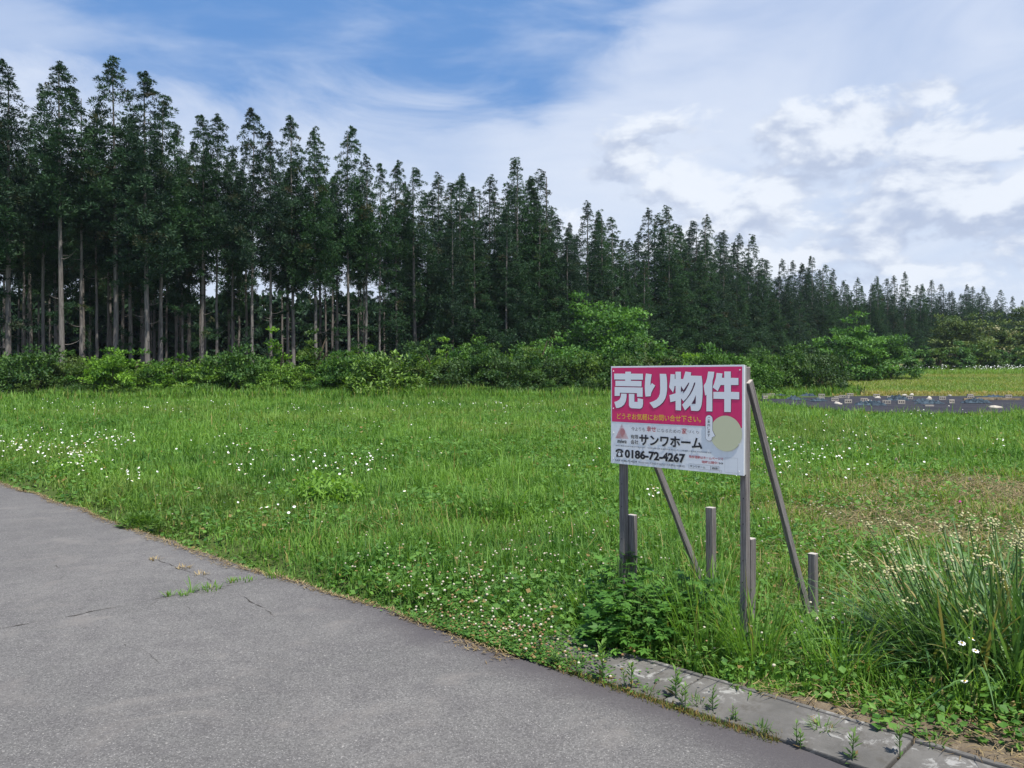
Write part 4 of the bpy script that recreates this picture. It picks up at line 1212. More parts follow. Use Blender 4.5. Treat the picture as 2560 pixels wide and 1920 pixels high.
DA = np.concatenate([scatter_px(70, 1115, 75, 26, 120, gf), scatter_px(200, 1130, 38, 16, 80, gf), scatter_px(290, 1095, 28, 12, 40, gf), scatter_px(130, 1170, 70, 10, 22, gf), scatter_px(310, 1185, 40, 10, 10, gf), scatter_px(150, 1078, 50, 10, 14, gf),
                     scatter_px(870, 1155, 90, 20, 50, gf), scatter_px(530, 1120, 40, 14, 12, gf), scatter_px(640, 1150, 40, 20, 20, gf), scatter_px(1960, 1140, 90, 26, 70, gf), scatter_px(2090, 1105, 150, 28, 40, gf), scatter_px(2310, 1032, 45, 5, 16, gf), scatter_px(1630, 1222, 14, 12, 12, gf),
                     scatter_px(600, 1240, 300, 50, 34, gf), scatter_px(700, 1022, 320, 8, 90, gf), scatter_px(1230, 1010, 140, 6, 60, gf), scatter_px(250, 1012, 200, 6, 60, gf), scatter_px(1000, 1080, 300, 30, 45, gf), scatter_px(2230, 1090, 220, 26, 60, gf)])
DA = DA[(sd(DA[:, 0], DA[:, 1]) > .25) & (DA[:, 1] < 47)]
hd = gf.uniform(.20, .36, len(DA)) * np.clip(.5 + DA[:, 1] / 20, .7, 1.35)
C = DA + np.c_[np.zeros((len(DA), 2)), hd]
# keep each flower head where its photographed spot is: slide the plant a little towards the camera
C[:, :2] *= (1 - hd / CAMH)[:, None]
ok = sd(C[:, 0], C[:, 1]) > .12; C, hd = C[ok], hd[ok]
rd = gf.uniform(.009, .016, len(C)) * (1 + C[:, 1] / 60)
fa, fy_, fs = Acc(), Acc(), Acc()
nr = discs(fa, C, rd, gf, 7)
discs(fy_, C + nr * (rd * .22)[:, None], rd * .33, gf, 4, False)
V, F = blades(C - np.c_[np.zeros((len(C), 2)), hd], hd * 1.0, np.full(len(C), .004), gf.uniform(0, 6.28, len(C)), np.zeros(len(C)), np.zeros(len(C)))
fs.add(V, F, .4)
tag(link('daisy_flowers', fa.mesh('daisy_flowers'), M['petal']), 'small white daisies scattered through the meadow', 'flowers', kind='stuff')
tag(link('daisy_centres', fy_.mesh('daisy_centres'), M['yolk']), 'yellow centres of the scattered meadow daisies', 'flowers', kind='stuff')
tag(link('daisy_stalks', fs.mesh('daisy_stalks'), M['grass']), 'thin green stalks of the meadow daisies', 'stalks', kind='stuff')

def heads(C, r):
    """clover heads: little squashed globes"""
    bm = bmesh.new(); bmesh.ops.create_icosphere(bm, subdivisions=1, radius=1.0); bm.verts.ensure_lookup_table()
    sv = np.array([v.co[:] for v in bm.verts]); sf = np.array([[v.index for v in f.verts] for f in bm.faces]); bm.free()
    n = len(C); V = C[:, None] + sv[None] * (r[:, None, None] * np.array([1, 1, .85]))
    return V.reshape(-1, 3), (np.arange(n)[:, None, None] * len(sv) + sf[None]).reshape(-1, 3)
CL = np.concatenate([scatter_px(1150, 1500, 150, 55, 170, gf), scatter_px(1330, 1560, 70, 40, 70, gf), scatter_px(1000, 1420, 150, 50, 80, gf), scatter_px(1520, 1400, 120, 60, 90, gf), scatter_px(1850, 1380, 130, 60, 80, gf), scatter_px(2120, 1250, 130, 45, 130, gf),
                     scatter_px(1300, 1360, 160, 40, 90, gf), scatter_px(2060, 1540, 40, 30, 26, gf), scatter_px(1900, 1590, 80, 50, 30, gf), scatter_px(900, 1300, 220, 50, 50, gf), scatter_px(2250, 1180, 180, 40, 70, gf)])
CLs = sd(CL[:, 0], CL[:, 1]); CL = CL[(CLs > .30) & (gf.random(len(CL)) < .72)]
hc = gf.uniform(.09, .20, len(CL)); C = CL + np.c_[np.zeros((len(CL), 2)), hc]
C[:, :2] *= (1 - hc / CAMH)[:, None]
ok = (sd(C[:, 0], C[:, 1]) > np.where(C[:, 0] * ET[0] + C[:, 1] * ET[1] > -2.9, .42, .05)); C, hc = C[ok], hc[ok]
old = gf.random(len(C)) < .18
for nm, mk, sel, lab in (('clover_flowers', 'cloverhead', ~old, 'white clover heads dotting the near grass'), ('withered_clover_flowers', 'cloverold', old, 'withered brown clover heads among the near grass')):
    V, F = heads(C[sel], gf.uniform(.0055, .0095, sel.sum()) * (1 + C[sel][:, 1] / 80)); a = Acc(); a.add(V, F)
    tag(link(nm, a.mesh(nm, True), M[mk]), lab, 'flowers', kind='stuff')
V, F = blades(C - np.c_[np.zeros((len(C), 2)), hc], hc, np.full(len(C), .003), gf.uniform(0, 6.28, len(C)), np.zeros(len(C)), np.zeros(len(C)))
a = Acc(); a.add(V, F, .5)
tag(link('clover_stalks', a.mesh('clover_stalks'), M['grass']), 'thin stalks under the clover heads', 'stalks', kind='stuff')
# clover mat by the road edge with many withered heads
N = 5200
t_ = gm.normal(-3.25, .36, N); s_ = np.abs(gm.normal(0, .17, N)) - .03
P = np.array([st(a, b) for a, b in zip(s_, t_)])
az = gm.uniform(0, 6.28, N)
V, F = facing(np.c_[P, gm.uniform(.01, .06, N) * (0.5 + s_)], norm(np.c_[np.cos(az), np.sin(az), gm.uniform(-.1, .4, N)]), norm(np.c_[gm.normal(0, .35, N), gm.normal(0, .35, N), np.ones(N)]), gm.uniform(.014, .026, N), gm.uniform(.006, .010, N), mid=.55)
a = Acc(); a.add(V, F, np.repeat(np.clip(gm.normal(.35, .25, N), 0, 1), 4), np.repeat((gm.random(N) < .10) * .8, 4))
tag(link('clover_mat', a.mesh('clover_mat'), M['clover']), 'creeping clover mat spilling over the road edge', 'clover', kind='stuff')
n = 110
P = np.array([st(a, b) for a, b in zip(np.abs(gf.normal(.03, .16, n)), gf.normal(-3.25, .34, n))]); C = np.c_[P, gf.uniform(.04, .09, n)]
half = gf.random(n) < .5
for nm, mk, sel, lab in (('mat_clover_flowers', 'cloverhead', half, 'fresh white heads on the clover mat at the road edge'), ('mat_withered_flowers', 'cloverold', ~half, 'brown withered heads on the clover mat at the road edge')):
    V, F = heads(C[sel], gf.uniform(.008, .0115, sel.sum()) * .8); a = Acc(); a.add(V, F)
    tag(link(nm, a.mesh(nm, True), M[mk]), lab, 'flowers', kind='stuff')
# white umbels along the top of the far field
n = 900
px = gf.uniform(2120, 2800, n); Y = gf.normal(116, 2.5, n); X = (px - 1280) / FPX * Y
fa = Acc(); discs(fa, np.c_[X, Y, terr(X, Y) + gf.uniform(.7, 1.15, n)], gf.uniform(.04, .085, n) * (vnoise(X * .25, Y * .2, 91) > .35), gf, 4, True, .6)
tag(link('field_flowers', fa.mesh('field_flowers'), M['petal']), 'band of white wild flowers along the top of the far field', 'flowers', kind='stuff')

# ------------------------------------------------------------------ plants near the sign
def plant(name, loc, label, cat='plant', group=None):
    e = empty(name, loc); tag(e, label, cat, group); return e
gq = np.random.default_rng(23)
# big strap-leaved clump at the right
c = np.array([2.60, 4.10]); e = plant('strap_leaf_clump', (c[0], c[1], -0.02), 'big clump of long arching grey-green leaves with cream buds at right')
n = 1250
ba = gq.uniform(0, 6.28, n); br_ = np.sqrt(gq.random(n)) * 0.42
base = np.c_[np.cos(ba) * br_ * 1.35, np.sin(ba) * br_, np.zeros(n)]
az = ba + gq.normal(0, 1.25, n)
L = gq.uniform(.30, .84, n); lean = 0.05 + 0.66 * br_ / .42 * gq.uniform(.3, 1.2, n) + np.abs(gq.normal(0, .15, n)); curl = gq.uniform(.1, 2.6, n) * gq.random(n) ** .7
V, F = strap(base, az, L, gq.uniform(.009, .018, n), lean, curl, 7)
a = Acc(); a.add(V, F, np.repeat(np.clip(gq.normal(.45, .25, n), 0, 1), 16), np.repeat((gq.random(n) < .10) * gq.uniform(.4, 1, n), 16))
link('leaves', a.mesh('leaves', True), M['strap'], e)
# upright stalks with bud clusters
P, Rr, bc_ = [], [], []
for k in range(70):
    a_ = gq.uniform(0, 6.28); r0 = math.sqrt(gq.random()) * .4; ln = .05 + .45 * r0 / .4; h = gq.uniform(.45, .80)
    b0 = np.array([math.cos(a_) * r0 * 1.3, math.sin(a_) * r0, 0]); s_ = np.linspace(0, 1, 5)[:, None]
    p = b0 + np.array([math.cos(a_), math.sin(a_), 0]) * (math.sin(ln) * h * s_ ** 1.2) + np.array([0, 0, 1]) * (math.cos(ln) * h * s_)
    P.append(p); Rr.append(np.linspace(.0045, .003, 5)); bc_.append(p[-1])
a = tubes(P, Rr, 5); link('stalks', a.mesh('stalks', True), M['gstem'], e)
bc_ = np.array(bc_); Cb = np.repeat(bc_, 13, 0) + gq.normal(0, .024, (len(bc_) * 13, 3)) * np.array([1, 1, .7])
V, F = heads(Cb, gq.uniform(.005, .0088, len(Cb))); a = Acc(); a.add(V, F); link('flower_buds', a.mesh('flower_buds', True), M['bud'], e)

def rosette_grass(name, loc, n, L0, L1, spread, label, mat='grass', W=(.004, .008), group=None, lean0=.1, curlmax=1.6, seed=1, cat='grass tuft'):
    g = np.random.default_rng(seed)
    e = plant(name, loc, label, cat, group)
    ba = g.uniform(0, 6.28, n); b_ = np.sqrt(g.random(n)) * spread
    V, F = strap(np.c_[np.cos(ba) * b_, np.sin(ba) * b_, np.zeros(n)], ba + g.normal(0, .6, n), g.uniform(L0, L1, n), g.uniform(*W, n), np.abs(g.normal(lean0, .22, n)), g.uniform(0, curlmax, n), 5)
    a = Acc(); a.add(V, F, np.repeat(np.clip(g.normal(.55, .22, n), 0, 1), 12), np.repeat((g.random(n) < .06) * .8, 12))
    link('leaves', a.mesh('leaves', True), M[mat], e)
    return e
rosette_grass('grass_tuft', (*st(.72, -2.32), -.01), 150, .25, .62, .16, 'tall loose grass tuft between the sign posts, left of the right post', seed=3)
rosette_grass('grass_tuft', (*st(.72, -2.02), -.01), 150, .25, .70, .13, 'long arching grass tuft at the foot of the right sign post', seed=4, curlmax=2.0)
rosette_grass('grass_tuft', (*st(.85, -1.62), -.01), 120, .25, .60, .16, 'arching grass tuft right of the sign before the strap-leaved clump', seed=5, curlmax=2.0)
rosette_grass('grass_tuft', (*st(1.6, -2.75), -.01), 110, .2, .5, .18, 'grass tuft behind the sign by the left rear stake', seed=6)
rosette_grass('grass_tuft', (*st(.80, -3.12), -.01), 90, .18, .40, .16, 'short grass tuft at the foot of the left sign post', seed=7)
rosette_grass('grass_tuft', (*gp(1150, 1390)[:2], -.01), 90, .2, .42, .2, 'darker tall grass tuft in the near meadow left of the sign', seed=8)

# mugwort: lobed leaves in a low mound between the posts
def mugwort(loc, n, rx, ry, h, seed, label):
    g = np.random.default_rng(seed); e = plant('mugwort_plant', loc, label)
    d = rsph(n, g); d[:, 2] = np.abs(d[:, 2]); f = g.random(n) ** .35
    C = d * f[:, None] * np.array([rx, ry, h]); C[:, 2] = np.maximum(C[:, 2], .02)
    az = np.arctan2(d[:, 1], d[:, 0]) + g.normal(0, .6, n)
    dr = norm(np.c_[np.cos(az), np.sin(az), g.uniform(-.35, .45, n)]); nr = norm(np.c_[d[:, :2] * .35 + g.normal(0, .3, (n, 2)), np.ones(n)])
    L = g.uniform(.045, .10, n); a = Acc(); tint = np.clip(g.normal(.5, .25, n), 0, 1)
    sd_ = norm(np.cross(dr, nr))
    for ang, sc, off in ((0, 1.0, 0), (.75, .62, .30), (-.75, .62, .30), (1.1, .42, .10), (-1.1, .42, .10)):
        dd = norm(dr * math.cos(ang) + sd_ * math.sin(ang))
        V, F = facing(C + dr * (L * off)[:, None], dd, nr, L * sc, L * sc * .20)
        a.add(V, F, np.repeat(tint, 4))
    link('leaves', a.mesh('leaves'), M['mugwort'], e)
    P, Rr = [], []
    for k in range(14):
        a_ = g.uniform(0, 6.28); s_ = np.linspace(0, 1, 4)[:, None]; P.append(np.array([math.cos(a_) * rx, math.sin(a_) * ry, 0]) * .75 * s_ * g.random() + np.array([0, 0, h * .9]) * s_); Rr.append(np.linspace(.004, .002, 4))
    link('stems', tubes(P, Rr, 5).mesh('stems', True), M['gstem'], e)
mugwort((*st(.60, -2.66), 0), 620, .34, .28, .34, 1, 'lush mugwort with lobed leaves in front between the sign posts')
mugwort((*st(.80, -2.93), 0), 380, .24, .22, .46, 2, 'taller mugwort climbing round the left sign post')
mugwort((*st(.86, -2.50), 0), 300, .24, .22, .40, 3, 'mugwort shoots behind the front mound between the posts')

# horseweed seedlings in the joint between asphalt and concrete
def horseweed(loc, h, seed, label, lean=0.0):
    g = np.random.default_rng(seed); e = plant('kerb_weed', loc, label, 'weed', 'weeds in the kerb joint')
    a = Acc(); P, Rr = [], []
    for k in range(g.integers(1, 3)):
        hh = h * (1 if k == 0 else .7); o = g.normal(0, .012, 2); n = int(34 * hh / .15)
        s_ = g.random(n) ** .8; z_ = s_ * hh; az = np.arange(n) * 2.4 + g.normal(0, .3, n)
        up = .25 + .9 * s_
        C = np.c_[o[0] + z_ * lean, np.full(n, o[1]), z_]
        dr = norm(np.c_[np.cos(az), np.sin(az), up]); L = g.uniform(.5, 1.0, n) * (.075 * (1 - .40 * s_)) * h / .15
        V, F = facing(C, dr, norm(np.c_[-np.cos(az) * up, -np.sin(az) * up, np.ones(n)]), L, L * .15, mid=.5)
        a.add(V, F, np.repeat(np.clip(.35 + .5 * s_ + g.normal(0, .15, n), 0, 1), 4), np.repeat((s_ < .2) * (g.random(n) < .4) * .8, 4))
        P.append(np.array([[o[0], o[1], 0], [o[0] + hh * .5 * lean, o[1], hh * .5], [o[0] + hh * lean, o[1], hh]])); Rr.append(np.array([.0028, .0022, .001]))
    link('leaves', a.mesh('leaves'), M['weed'], e)
    link('stem', tubes(P, Rr, 5).mesh('stem', True), M['gstem'], e)
HW = [((1511, 1703), .185, 'tallest narrow-leaved weed on the kerb, at its left end'), ((1560, 1722), .085, 'short weed left of a thin one in the kerb joint below the mugwort'), ((1587, 1724), .135, 'slim weed on the kerb, third from its left end'),
      ((1674, 1744), .150, 'upright feathery weed on the kerb below the sign middle'), ((1712, 1772), .115, 'twin-stemmed small weed in the kerb joint left of the right post'), ((1782, 1786), .115, 'pale leafy weed in the kerb joint just left of the right post line'), ((1836, 1806), .085, 'reddish low weed in the kerb joint below the right post'),
      ((1992, 1866), .10, 'thin grassy weed in the kerb joint right of the right post'), ((2127, 1908), .125, 'bushy weed in the kerb joint near the bottom edge of the picture'), ((2258, 1906), .125, 'rightmost bushy weed on the kerb at the bottom edge'), ((1398, 1668), .13, 'pale weed at the kerb end beside the clover mat')]
for k, ((px, py), h, lab) in enumerate(HW):
    p = gp(px, py); horseweed((p[0], p[1], -.005), h, 60 + k, lab, gq.normal(0, .06))
for k, (px, py, n_, l1, lab) in enumerate(((1440, 1665, 40, .07, 'low grass tuft on the kerb right of its leafy left end'), (1620, 1738, 30, .05, 'tiny grass tuft on the kerb between two upright weeds'), (1900, 1830, 34, .06, 'flat grass tuft in the kerb joint below the right post'), (2060, 1830, 40, .08, 'grass tuft sprouting from the back edge of the kerb'), (2330, 1868, 40, .07, 'straggling tuft at the back of the kerb near the right edge'), (1745, 1765, 26, .05, 'sparse tuft on the kerb near the twin-stemmed weed'))):
    p = gp(px, py); rosette_grass('kerb_tuft', (p[0], p[1], .012), n_, .02, l1, .05, lab, 'weed', (.003, .007), 'tufts on the kerb', .6, 1.3, 140 + k)
# moss and dry litter along the joint
n = 5200; t_ = gm.uniform(-3.0, 1.0, n); s_ = gm.normal(.0, .018, n) + edge_wig(t_) * .5
P = np.array([st(a, b) for a, b in zip(s_, t_)]); ok = vnoise(t_ * 3, t_ * 0, 33) > .35; P = P[ok]; n = len(P)
V, F = blades(np.c_[P, np.full(n, -.004)], gm.uniform(.012, .045, n), gm.uniform(.002, .005, n), gm.uniform(0, 6.28, n), np.abs(gm.normal(.5, .4, n)), gm.uniform(0, .8, n))
a = Acc(); a.add(V, F, np.repeat(gm.random(n) * .5, 5), np.repeat(gm.random(n), 5))
tag(link('joint_moss', a.mesh('joint_moss'), M['weed']), 'moss and dry wisps in the joint between road and kerb', 'moss', kind='stuff')
n = 5000; t_ = gm.uniform(-14, -3.0, n); s_ = edge_wig(t_) + np.where(t_ > -5.61, 0, -.05) - np.abs(gm.normal(0, .035, n)) * (0.4 + 1.6 * vnoise(t_ * 2.1, t_ * 0, 35))
P = np.array([st(a, b) for a, b in zip(s_, t_)]); az = gm.uniform(0, 6.28, n)
V, F = blades(np.c_[P, gm.uniform(.002, .012, n)], gm.uniform(.012, .06, n), gm.uniform(.003, .008, n), az, gm.uniform(1.1, 1.6, n), gm.normal(0, .2, n))
a = Acc(); a.add(V, F, np.repeat(gm.random(n), 5), np.repeat((gm.random(n) < .5) * gm.random(n), 5))
tag(link('edge_litter', a.mesh('edge_litter'), M['straw']), 'dry litter lying along the grassy edge of the road', 'litter', kind='stuff')
# tufts in the asphalt crack
CW = [((423, 1490), 22, .03, .07, .03, 'small straggly tuft in the road crack, leftmost of its row'), ((460, 1488), 26, .03, .06, .04, 'low tuft in the road crack, second of its row'), ((479, 1482), 12, .06, .16, .015, 'thin upright wisp in the road crack'),
      ((526, 1473), 60, .025, .06, .085, 'brightest green grass tuft in the road crack'), ((581, 1455), 24, .03, .05, .04, 'tiny tuft right of the brightest crack tuft'), ((615, 1451), 30, .02, .04, .07, 'olive tuft in the road crack near the grass edge'), ((687, 1441), 50, .04, .09, .09, 'tuft where the road crack meets the meadow')]
for k, ((px, py), n, l0, l1, sp_, lab) in enumerate(CW):
    p = gp(px, py); rosette_grass('crack_tuft', (p[0], p[1], 0.0), n, l0, l1, sp_, lab, 'grass', (.004, .008), 'tufts in the road crack', .5, 1.2, 80 + k)
for k, ((px, py), n) in enumerate((((385, 1400), 26), ((462, 1420), 36), ((500, 1437), 22))):
    p = gp(px, py); rosette_grass('dry_tuft', (p[0], p[1], 0.0), n, .02, .05, .05, ['leftmost of three brown dry tufts in the short road crack', 'middle brown dry tuft in the short road crack', 'rightmost brown dry tuft in the short road crack'][k], 'straw', (.004, .007), 'dry tufts on the road', .8, 1.0, 95 + k)
# leafy weed cushion at the road edge, farther left
p = gp(352, 1316); e = plant('road_edge_weed', (p[0], p[1], 0), 'leafy weed cushion overhanging the road edge at the left', 'weed')
n = 900; g = np.random.default_rng(8); d = rsph(n, g); d[:, 2] = np.abs(d[:, 2]); C = d * (g.random(n) ** .4)[:, None] * np.array([.22, .16, .13])
V, F = facing(C, norm(d + rsph(n, g) * .5), norm(d * .5 + np.array([0, 0, 1])), g.uniform(.03, .055, n), g.uniform(.008, .015, n)); a = Acc(); a.add(V, F, np.repeat(np.clip(g.normal(.5, .25, n), 0, 1), 4)); link('leaves', a.mesh('leaves'), M['weed'], e)
# taller bright herb patch in the left meadow
for k, (px, py) in enumerate(((205, 1190), (810, 1250))):
    p = gp(px, py); e = plant('leafy_herb', (p[0], p[1], 0), ['pale fern-like herb at the road edge among the left daisies', 'bright leafy herb patch in the middle of the meadow'][k], 'herb')
    n = 700; C = rsph(n, g); C[:, 2] = np.abs(C[:, 2]); C = C * (g.random(n) ** .5)[:, None] * np.array([.55, .45, .32])
    V, F = facing(C, norm(rsph(n, g) + np.array([0, 0, .2])), norm(rsph(n, g) * .4 + np.array([0, 0, 1])), g.uniform(.06, .12, n), g.uniform(.015, .028, n)); a = Acc(); a.add(V, F, np.repeat(np.clip(g.normal(.8, .2, n), 0, 1), 4)); link('leaves', a.mesh('leaves'), M['grass'], e)
# white daisies rooted in the clump and one magenta flower in the straw
for k, (px, py, Y) in enumerate(((2432, 1597, 3.6), (2442, 1627, 3.6), (2415, 1703, 3.62), (2408, 1608, 3.6))):
    e = plant('oxeye_daisy', (at_depth(px, Y), Y, 0), ['topmost white daisy before the strap-leaved clump', 'widest white daisy just below the topmost one at the clump', 'lowest white daisy in the shade of the clump', 'smallest half-hidden white daisy left of the clump pair'][k], 'flower', 'daisies before the clump')
    hz = z_at(px, py, Y); a = Acc(); nr = discs(a, np.array([[0, 0, hz]]), np.array([.017]), g, 8, True, .25); link('petals', a.mesh('petals'), M['petal'], e)
    a = Acc(); discs(a, np.array([[0, -.002, hz + .004]]), np.array([.0065]), g, 5, False, .1); link('flower_centre', a.mesh('flower_centre'), M['yolk'], e)
    link('stalk', tubes([np.array([[0.02, .01, 0], [.01, .0, hz * .6], [0, 0, hz]])], [np.array([.002, .002, .0015])], 5).mesh('stalk'), M['gstem'], e)
p = gp(2400, 1290); e = plant('magenta_flower', (p[0], p[1], 0), 'single magenta flower in the straw above the clump', 'flower')
a = Acc(); discs(a, np.array([[0, 0, .16], [.03, .0, .15]]), np.array([.015, .012]), g, 5); link('petals', a.mesh('petals'), M['pink'], e)
link('stalk', tubes([np.array([[0, 0, 0], [0, .01, .08], [0, 0, .16]])], [np.array([.002] * 3)], 5).mesh('stalk'), M['gstem'], e)
# dandelion clocks
for k, (px, py) in enumerate(((2240, 1178), (2425, 1235))):
    p = gp(px, py); e = plant('dandelion_clock', (p[0], p[1], 0), ['grey dandelion clock in the green meadow right of the sign', 'grey dandelion clock on the straw patch at right'][k], 'flower')
    a = Acc(); V, F = rhombi(np.repeat([[0, 0, .2]], 160, 0), rsph(160, g), .028, .003, g); a.add(V, F); link('seed_head', a.mesh('seed_head'), M['cloverhead'], e)
    link('stalk', tubes([np.array([[0, 0, 0], [0, .01, .1], [0, 0, .2]])], [np.array([.002] * 3)], 5).mesh('stalk'), M['gstem'], e)

# ------------------------------------------------------------------ black sheet with its weights
xs = np.arange(SHEET[:, 0].min(), SHEET[:, 0].max(), .8); ys = np.arange(SHEET[:, 1].min(), SHEET[:, 1].max(), .8)
X, Y = np.meshgrid(xs, ys); ins = in_poly(X, Y, SHEET)
Z = terr(X, Y) + .06 + .05 * vnoise(X * .8, Y * .8, 55)
idx = np.arange(X.size).reshape(X.shape); ok = ins[:-1, :-1] & ins[1:, :-1] & ins[:-1, 1:] & ins[1:, 1:]
q = idx[:-1, :-1][ok][:, None]; nx = len(xs)
me = tri_mesh('black_weed_sheet', np.stack([X, Y, Z], -1).reshape(-1, 3), np.concatenate([q + [0, 1, nx + 1], q + [0, nx + 1, nx]]), smooth=True)
bm = bmesh.new(); bm.from_mesh(me); bmesh.ops.delete(bm, geom=[v for v in bm.verts if not v.link_faces], context='VERTS')
ext = bmesh.ops.extrude_face_region(bm, geom=bm.faces[:]); bmesh.ops.translate(bm, verts=[v for v in ext['geom'] if isinstance(v, bmesh.types.BMVert)], vec=(0, 0, -.05))
bm.to_mesh(me); bm.free()
tag(link('black_weed_sheet', me, M['sheet']), 'wide black weed-control sheet laid flat across the ground at right', 'ground sheet')
def block_mesh():
    bm = bmesh.new()
    w_, h_, d_ = .39, .19, .12
    # body with three hollow cores seen from the long side
    xs = [-w_ / 2, -.145, -.075, -.035, .035, .075, .145, w_ / 2]
    zs = [0, .055, .135, h_]
    hole = {(1, 1), (3, 1), (5, 1)}
    for yy, sgn in ((-d_ / 2, 1), (d_ / 2, -1)):
        for i in range(7):
            for k in range(3):
                if (i, k) in hole: continue
                vs = [bm.verts.new((xs[a], yy, zs[b])) for a, b in ((i, k), (i + 1, k), (i + 1, k + 1), (i, k + 1))]
                bm.faces.new(vs if sgn > 0 else vs[::-1])
    for i, k in hole:
        for (a, b), (c, e_) in (((i, k), (i + 1, k)), ((i + 1, k), (i + 1, k + 1)), ((i + 1, k + 1), (i, k + 1)), ((i, k + 1), (i, k))):
            bm.faces.new([bm.verts.new(p) for p in ((xs[a], -d_ / 2, zs[b]), (xs[c], -d_ / 2, zs[e_]), (xs[c], d_ / 2, zs[e_]), (xs[a], d_ / 2, zs[b]))])
    for a, b in (((0, 0), (7, 0)), ((7, 0), (7, 3)), ((7, 3), (0, 3)), ((0, 3), (0, 0))):
        bm.faces.new([bm.verts.new(p) for p in ((xs[a[0]], -d_ / 2, zs[a[1]]), (xs[a[0]], d_ / 2, zs[a[1]]), (xs[b[0]], d_ / 2, zs[b[1]]), (xs[b[0]], -d_ / 2, zs[b[1]]))])
    bmesh.ops.remove_doubles(bm, verts=bm.verts, dist=.0005)
    bmesh.ops.recalc_face_normals(bm, faces=bm.faces)
    return bm_mesh(bm, 'concrete_block')
blk = block_mesh(); blk.materials.append(M['cblock'])
PX = lambda x, y: (1900 + x * .29837, 970 + y * .29837)
BL = [(45, 82), (40, 102), (515, 84), (640, 85), (755, 78), (510, 118), (625, 122), (735, 98), (735, 140), (870, 126), (975, 86), (1090, 104), (1060, 147), (1180, 146), (1250, 104), (1525, 110), (1405, 166), (1760, 86), (1762, 104), (100, 80), (1600, 140), (2080, 92), (690, 96)]
order = sorted(range(len(BL)), key=lambda i_: BL[i_][0])
gk = np.random.default_rng(3)
for rank, i_ in enumerate(order):
    p = gp(*PX(*BL[i_])); o = link('concrete_block', blk, None, None, (p[0], p[1], p[2] + .085)); k = 1.08
    o.rotation_euler = (0, 0, gk.normal(0, .28)); o.scale = (k, k, k)
    if i_ in (16, 3): o.rotation_euler = (math.pi / 2, 0, gk.normal(0, .2))
    tag(o, 'hollow concrete block weighing down the black sheet, %s from the left' % ordinal(rank), 'concrete block', 'concrete blocks on the black sheet')
def stone_mesh(seed, flatz):
    bm = bmesh.new(); bmesh.ops.create_icosphere(bm, subdivisions=2, radius=.2)
    g = np.random.default_rng(seed)
    for v in bm.verts:
        f = 1 + .22 * math.sin(v.co.x * 17 + seed) + .18 * math.sin(v.co.y * 21 + 2 * seed) + .05 * g.normal()
        v.co *= f; v.co.z = max(v.co.z * flatz, -.03)
    for f in bm.faces: f.smooth = True
    return bm_mesh(bm, 'stone')
STN = [((985, 97), 1.0, .6, 'pale stone beside a block at the back of the black sheet'), ((1415, 112), 1.05, .85, 'roundest pale stone on the black sheet'), ((1590, 76), .7, .6, 'small pale stone on the far rim of the black sheet'), ((660, 152), 1.1, .6, 'pale stone at the near left rim of the black sheet'),
       ((1970, 182), 1.3, .4, 'flat brown stone in the grass near the sheet at right'), ((900, 122), 1.0, .5, 'tan stone against a block in the middle of the sheet'), ((1210, 74), .9, .6, 'dark little mound on the far rim of the sheet'), ((1270, 72), .9, .7, 'pointed brown stone on the far rim of the sheet')]
for k, (q, s_, fz, lab) in enumerate(STN):
    p = gp(*PX(*q)); me = stone_mesh(k, fz); o = link('stone', me, M['stone'], None, (p[0], p[1], p[2] + .09)); o.scale = (s_, s_, s_); tag(o, lab, 'stone', 'stones on the black sheet')
def bundle_mesh(seed, L, h):
    g = np.random.default_rng(seed); n = 22; m = 9
    V = []
    for a in range(n):
        for b in range(m):
            u = (a / (n - 1) - .5) * L; v = (b / (m - 1) - .5) * L * .45
            e_ = max(0, 1 - (2 * u / L) ** 2) * max(0, 1 - (2 * v / (L * .45)) ** 2)
            V.append((u + g.normal(0, .015), v + g.normal(0, .015), e_ ** .6 * h * (.55 + .45 * math.sin(u * 15 + seed) * math.cos(v * 20 + seed * 2)) + .02))
    F = [(a * m + b, a * m + b + 1, (a + 1) * m + b + 1, (a + 1) * m + b) for a in range(n - 1) for b in range(m - 1)]
    me = bpy.data.meshes.new('tarp_bundle'); me.from_pydata(V, [], F); me.update(); return me
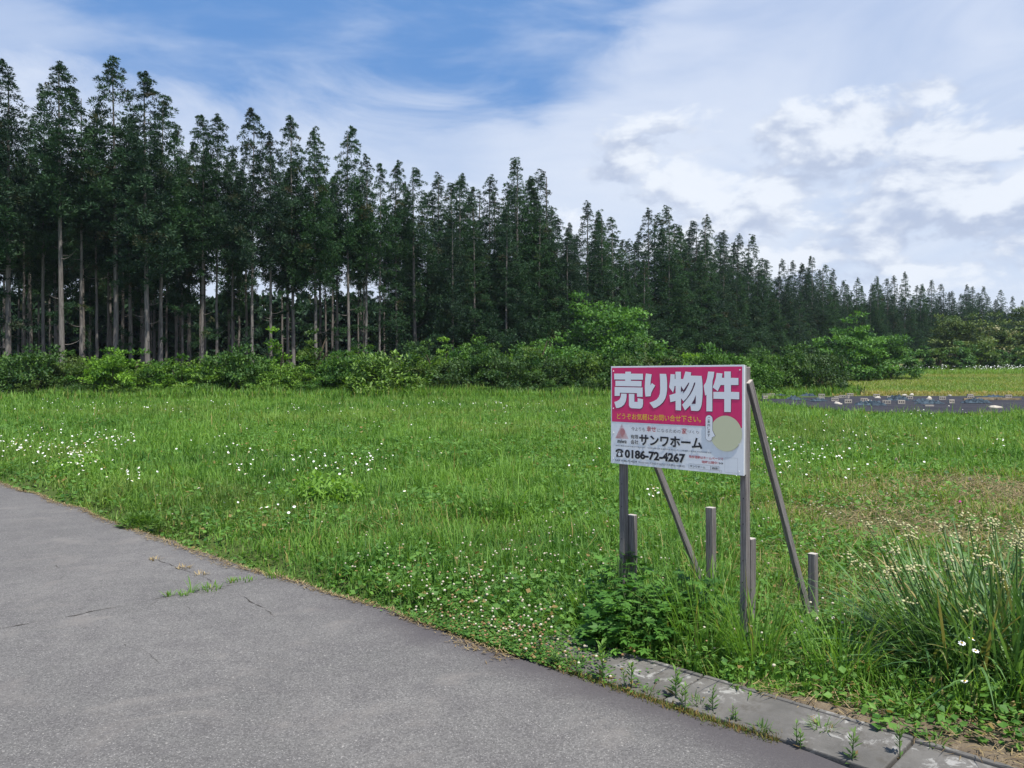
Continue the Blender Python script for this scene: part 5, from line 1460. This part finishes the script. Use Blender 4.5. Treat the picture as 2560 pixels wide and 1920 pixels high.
BUN = [((165, 74), .9, .15), ((280, 104), 1.1, .28), ((400, 80), 1.1, .26), ((490, 124), 1.1, .24), ((925, 160), 1.5, .32), ((1150, 118), 1.3, .42), ((1350, 126), 1.1, .22), ((1420, 146), 1.5, .28), ((1810, 140), 1.5, .34), ((1960, 88), 1.5, .2), ((330, 112), 1.0, .15)]
BN = sorted(BUN, key=lambda q: q[0][0])
for k, (q, L, h) in enumerate(BN):
    p = gp(*PX(*q)); me = bundle_mesh(k, L, h); o = link('tarp_bundle', me, M['tarp'], None, (p[0], p[1], p[2] + .08)); o.rotation_euler = (0, 0, gk.normal(0, .4))
    tag(o, 'crumpled blue-grey sheeting on the black sheet, %s from the left' % ordinal(k), 'tarpaulin', 'crumpled sheeting on the black sheet')
for k, (q, L, lab) in enumerate((((1830, 114), 2.0, 'long old timber lying on the black sheet at right'), ((1920, 108), 1.6, 'shorter old timber right of the long one on the sheet'), ((2085, 112), 1.4, 'dark timber end lying at the right of the black sheet'))):
    p = gp(*PX(*q)); o = link('timber_beam', bm_mesh(box_bm(L, .12, .13, .01, (0, 0, .065)), 'timber_beam'), M['timber'], None, (p[0], p[1], p[2] + .085)); o.rotation_euler = (0, 0, .12 * (1 - k)); tag(o, lab, 'timber')

# ------------------------------------------------------------------ air
HAZE = 0.00015
hm, ht = material('thin_haze')
pv = ht.n('ShaderNodeVolumePrincipled', {'Color': (0.78, 0.87, 1.0, 1), 'Density': HAZE, 'Anisotropy': 0.25})
ht.nt.links.new(pv.outputs[0], ht.out.inputs['Volume'])
hz_o = link('haze', bm_mesh(box_bm(1900, 1800, 48, 0, (0, 650, 23)), 'haze'), hm)
tag(hz_o, 'thin summer haze filling the air over the meadow', 'haze', kind='stuff')

# ------------------------------------------------------------------ look-alikes that share a label: tell them apart from left to right
seen = {}
for o in list(col.objects):
    if o.parent is None and 'label' in o and o.get('kind') is None:
        seen.setdefault(o['label'], []).append(o)
for lab, os_ in seen.items():
    if len(os_) > 1:
        os_.sort(key=lambda o: o.location.x / max(o.location.y, 1))
        k_ = len(os_)
        for i_, o in enumerate(os_):
            o['label'] = lab + (', leftmost' if i_ == 0 else ', rightmost' if i_ == k_ - 1 else ', ' + ORD[i_])
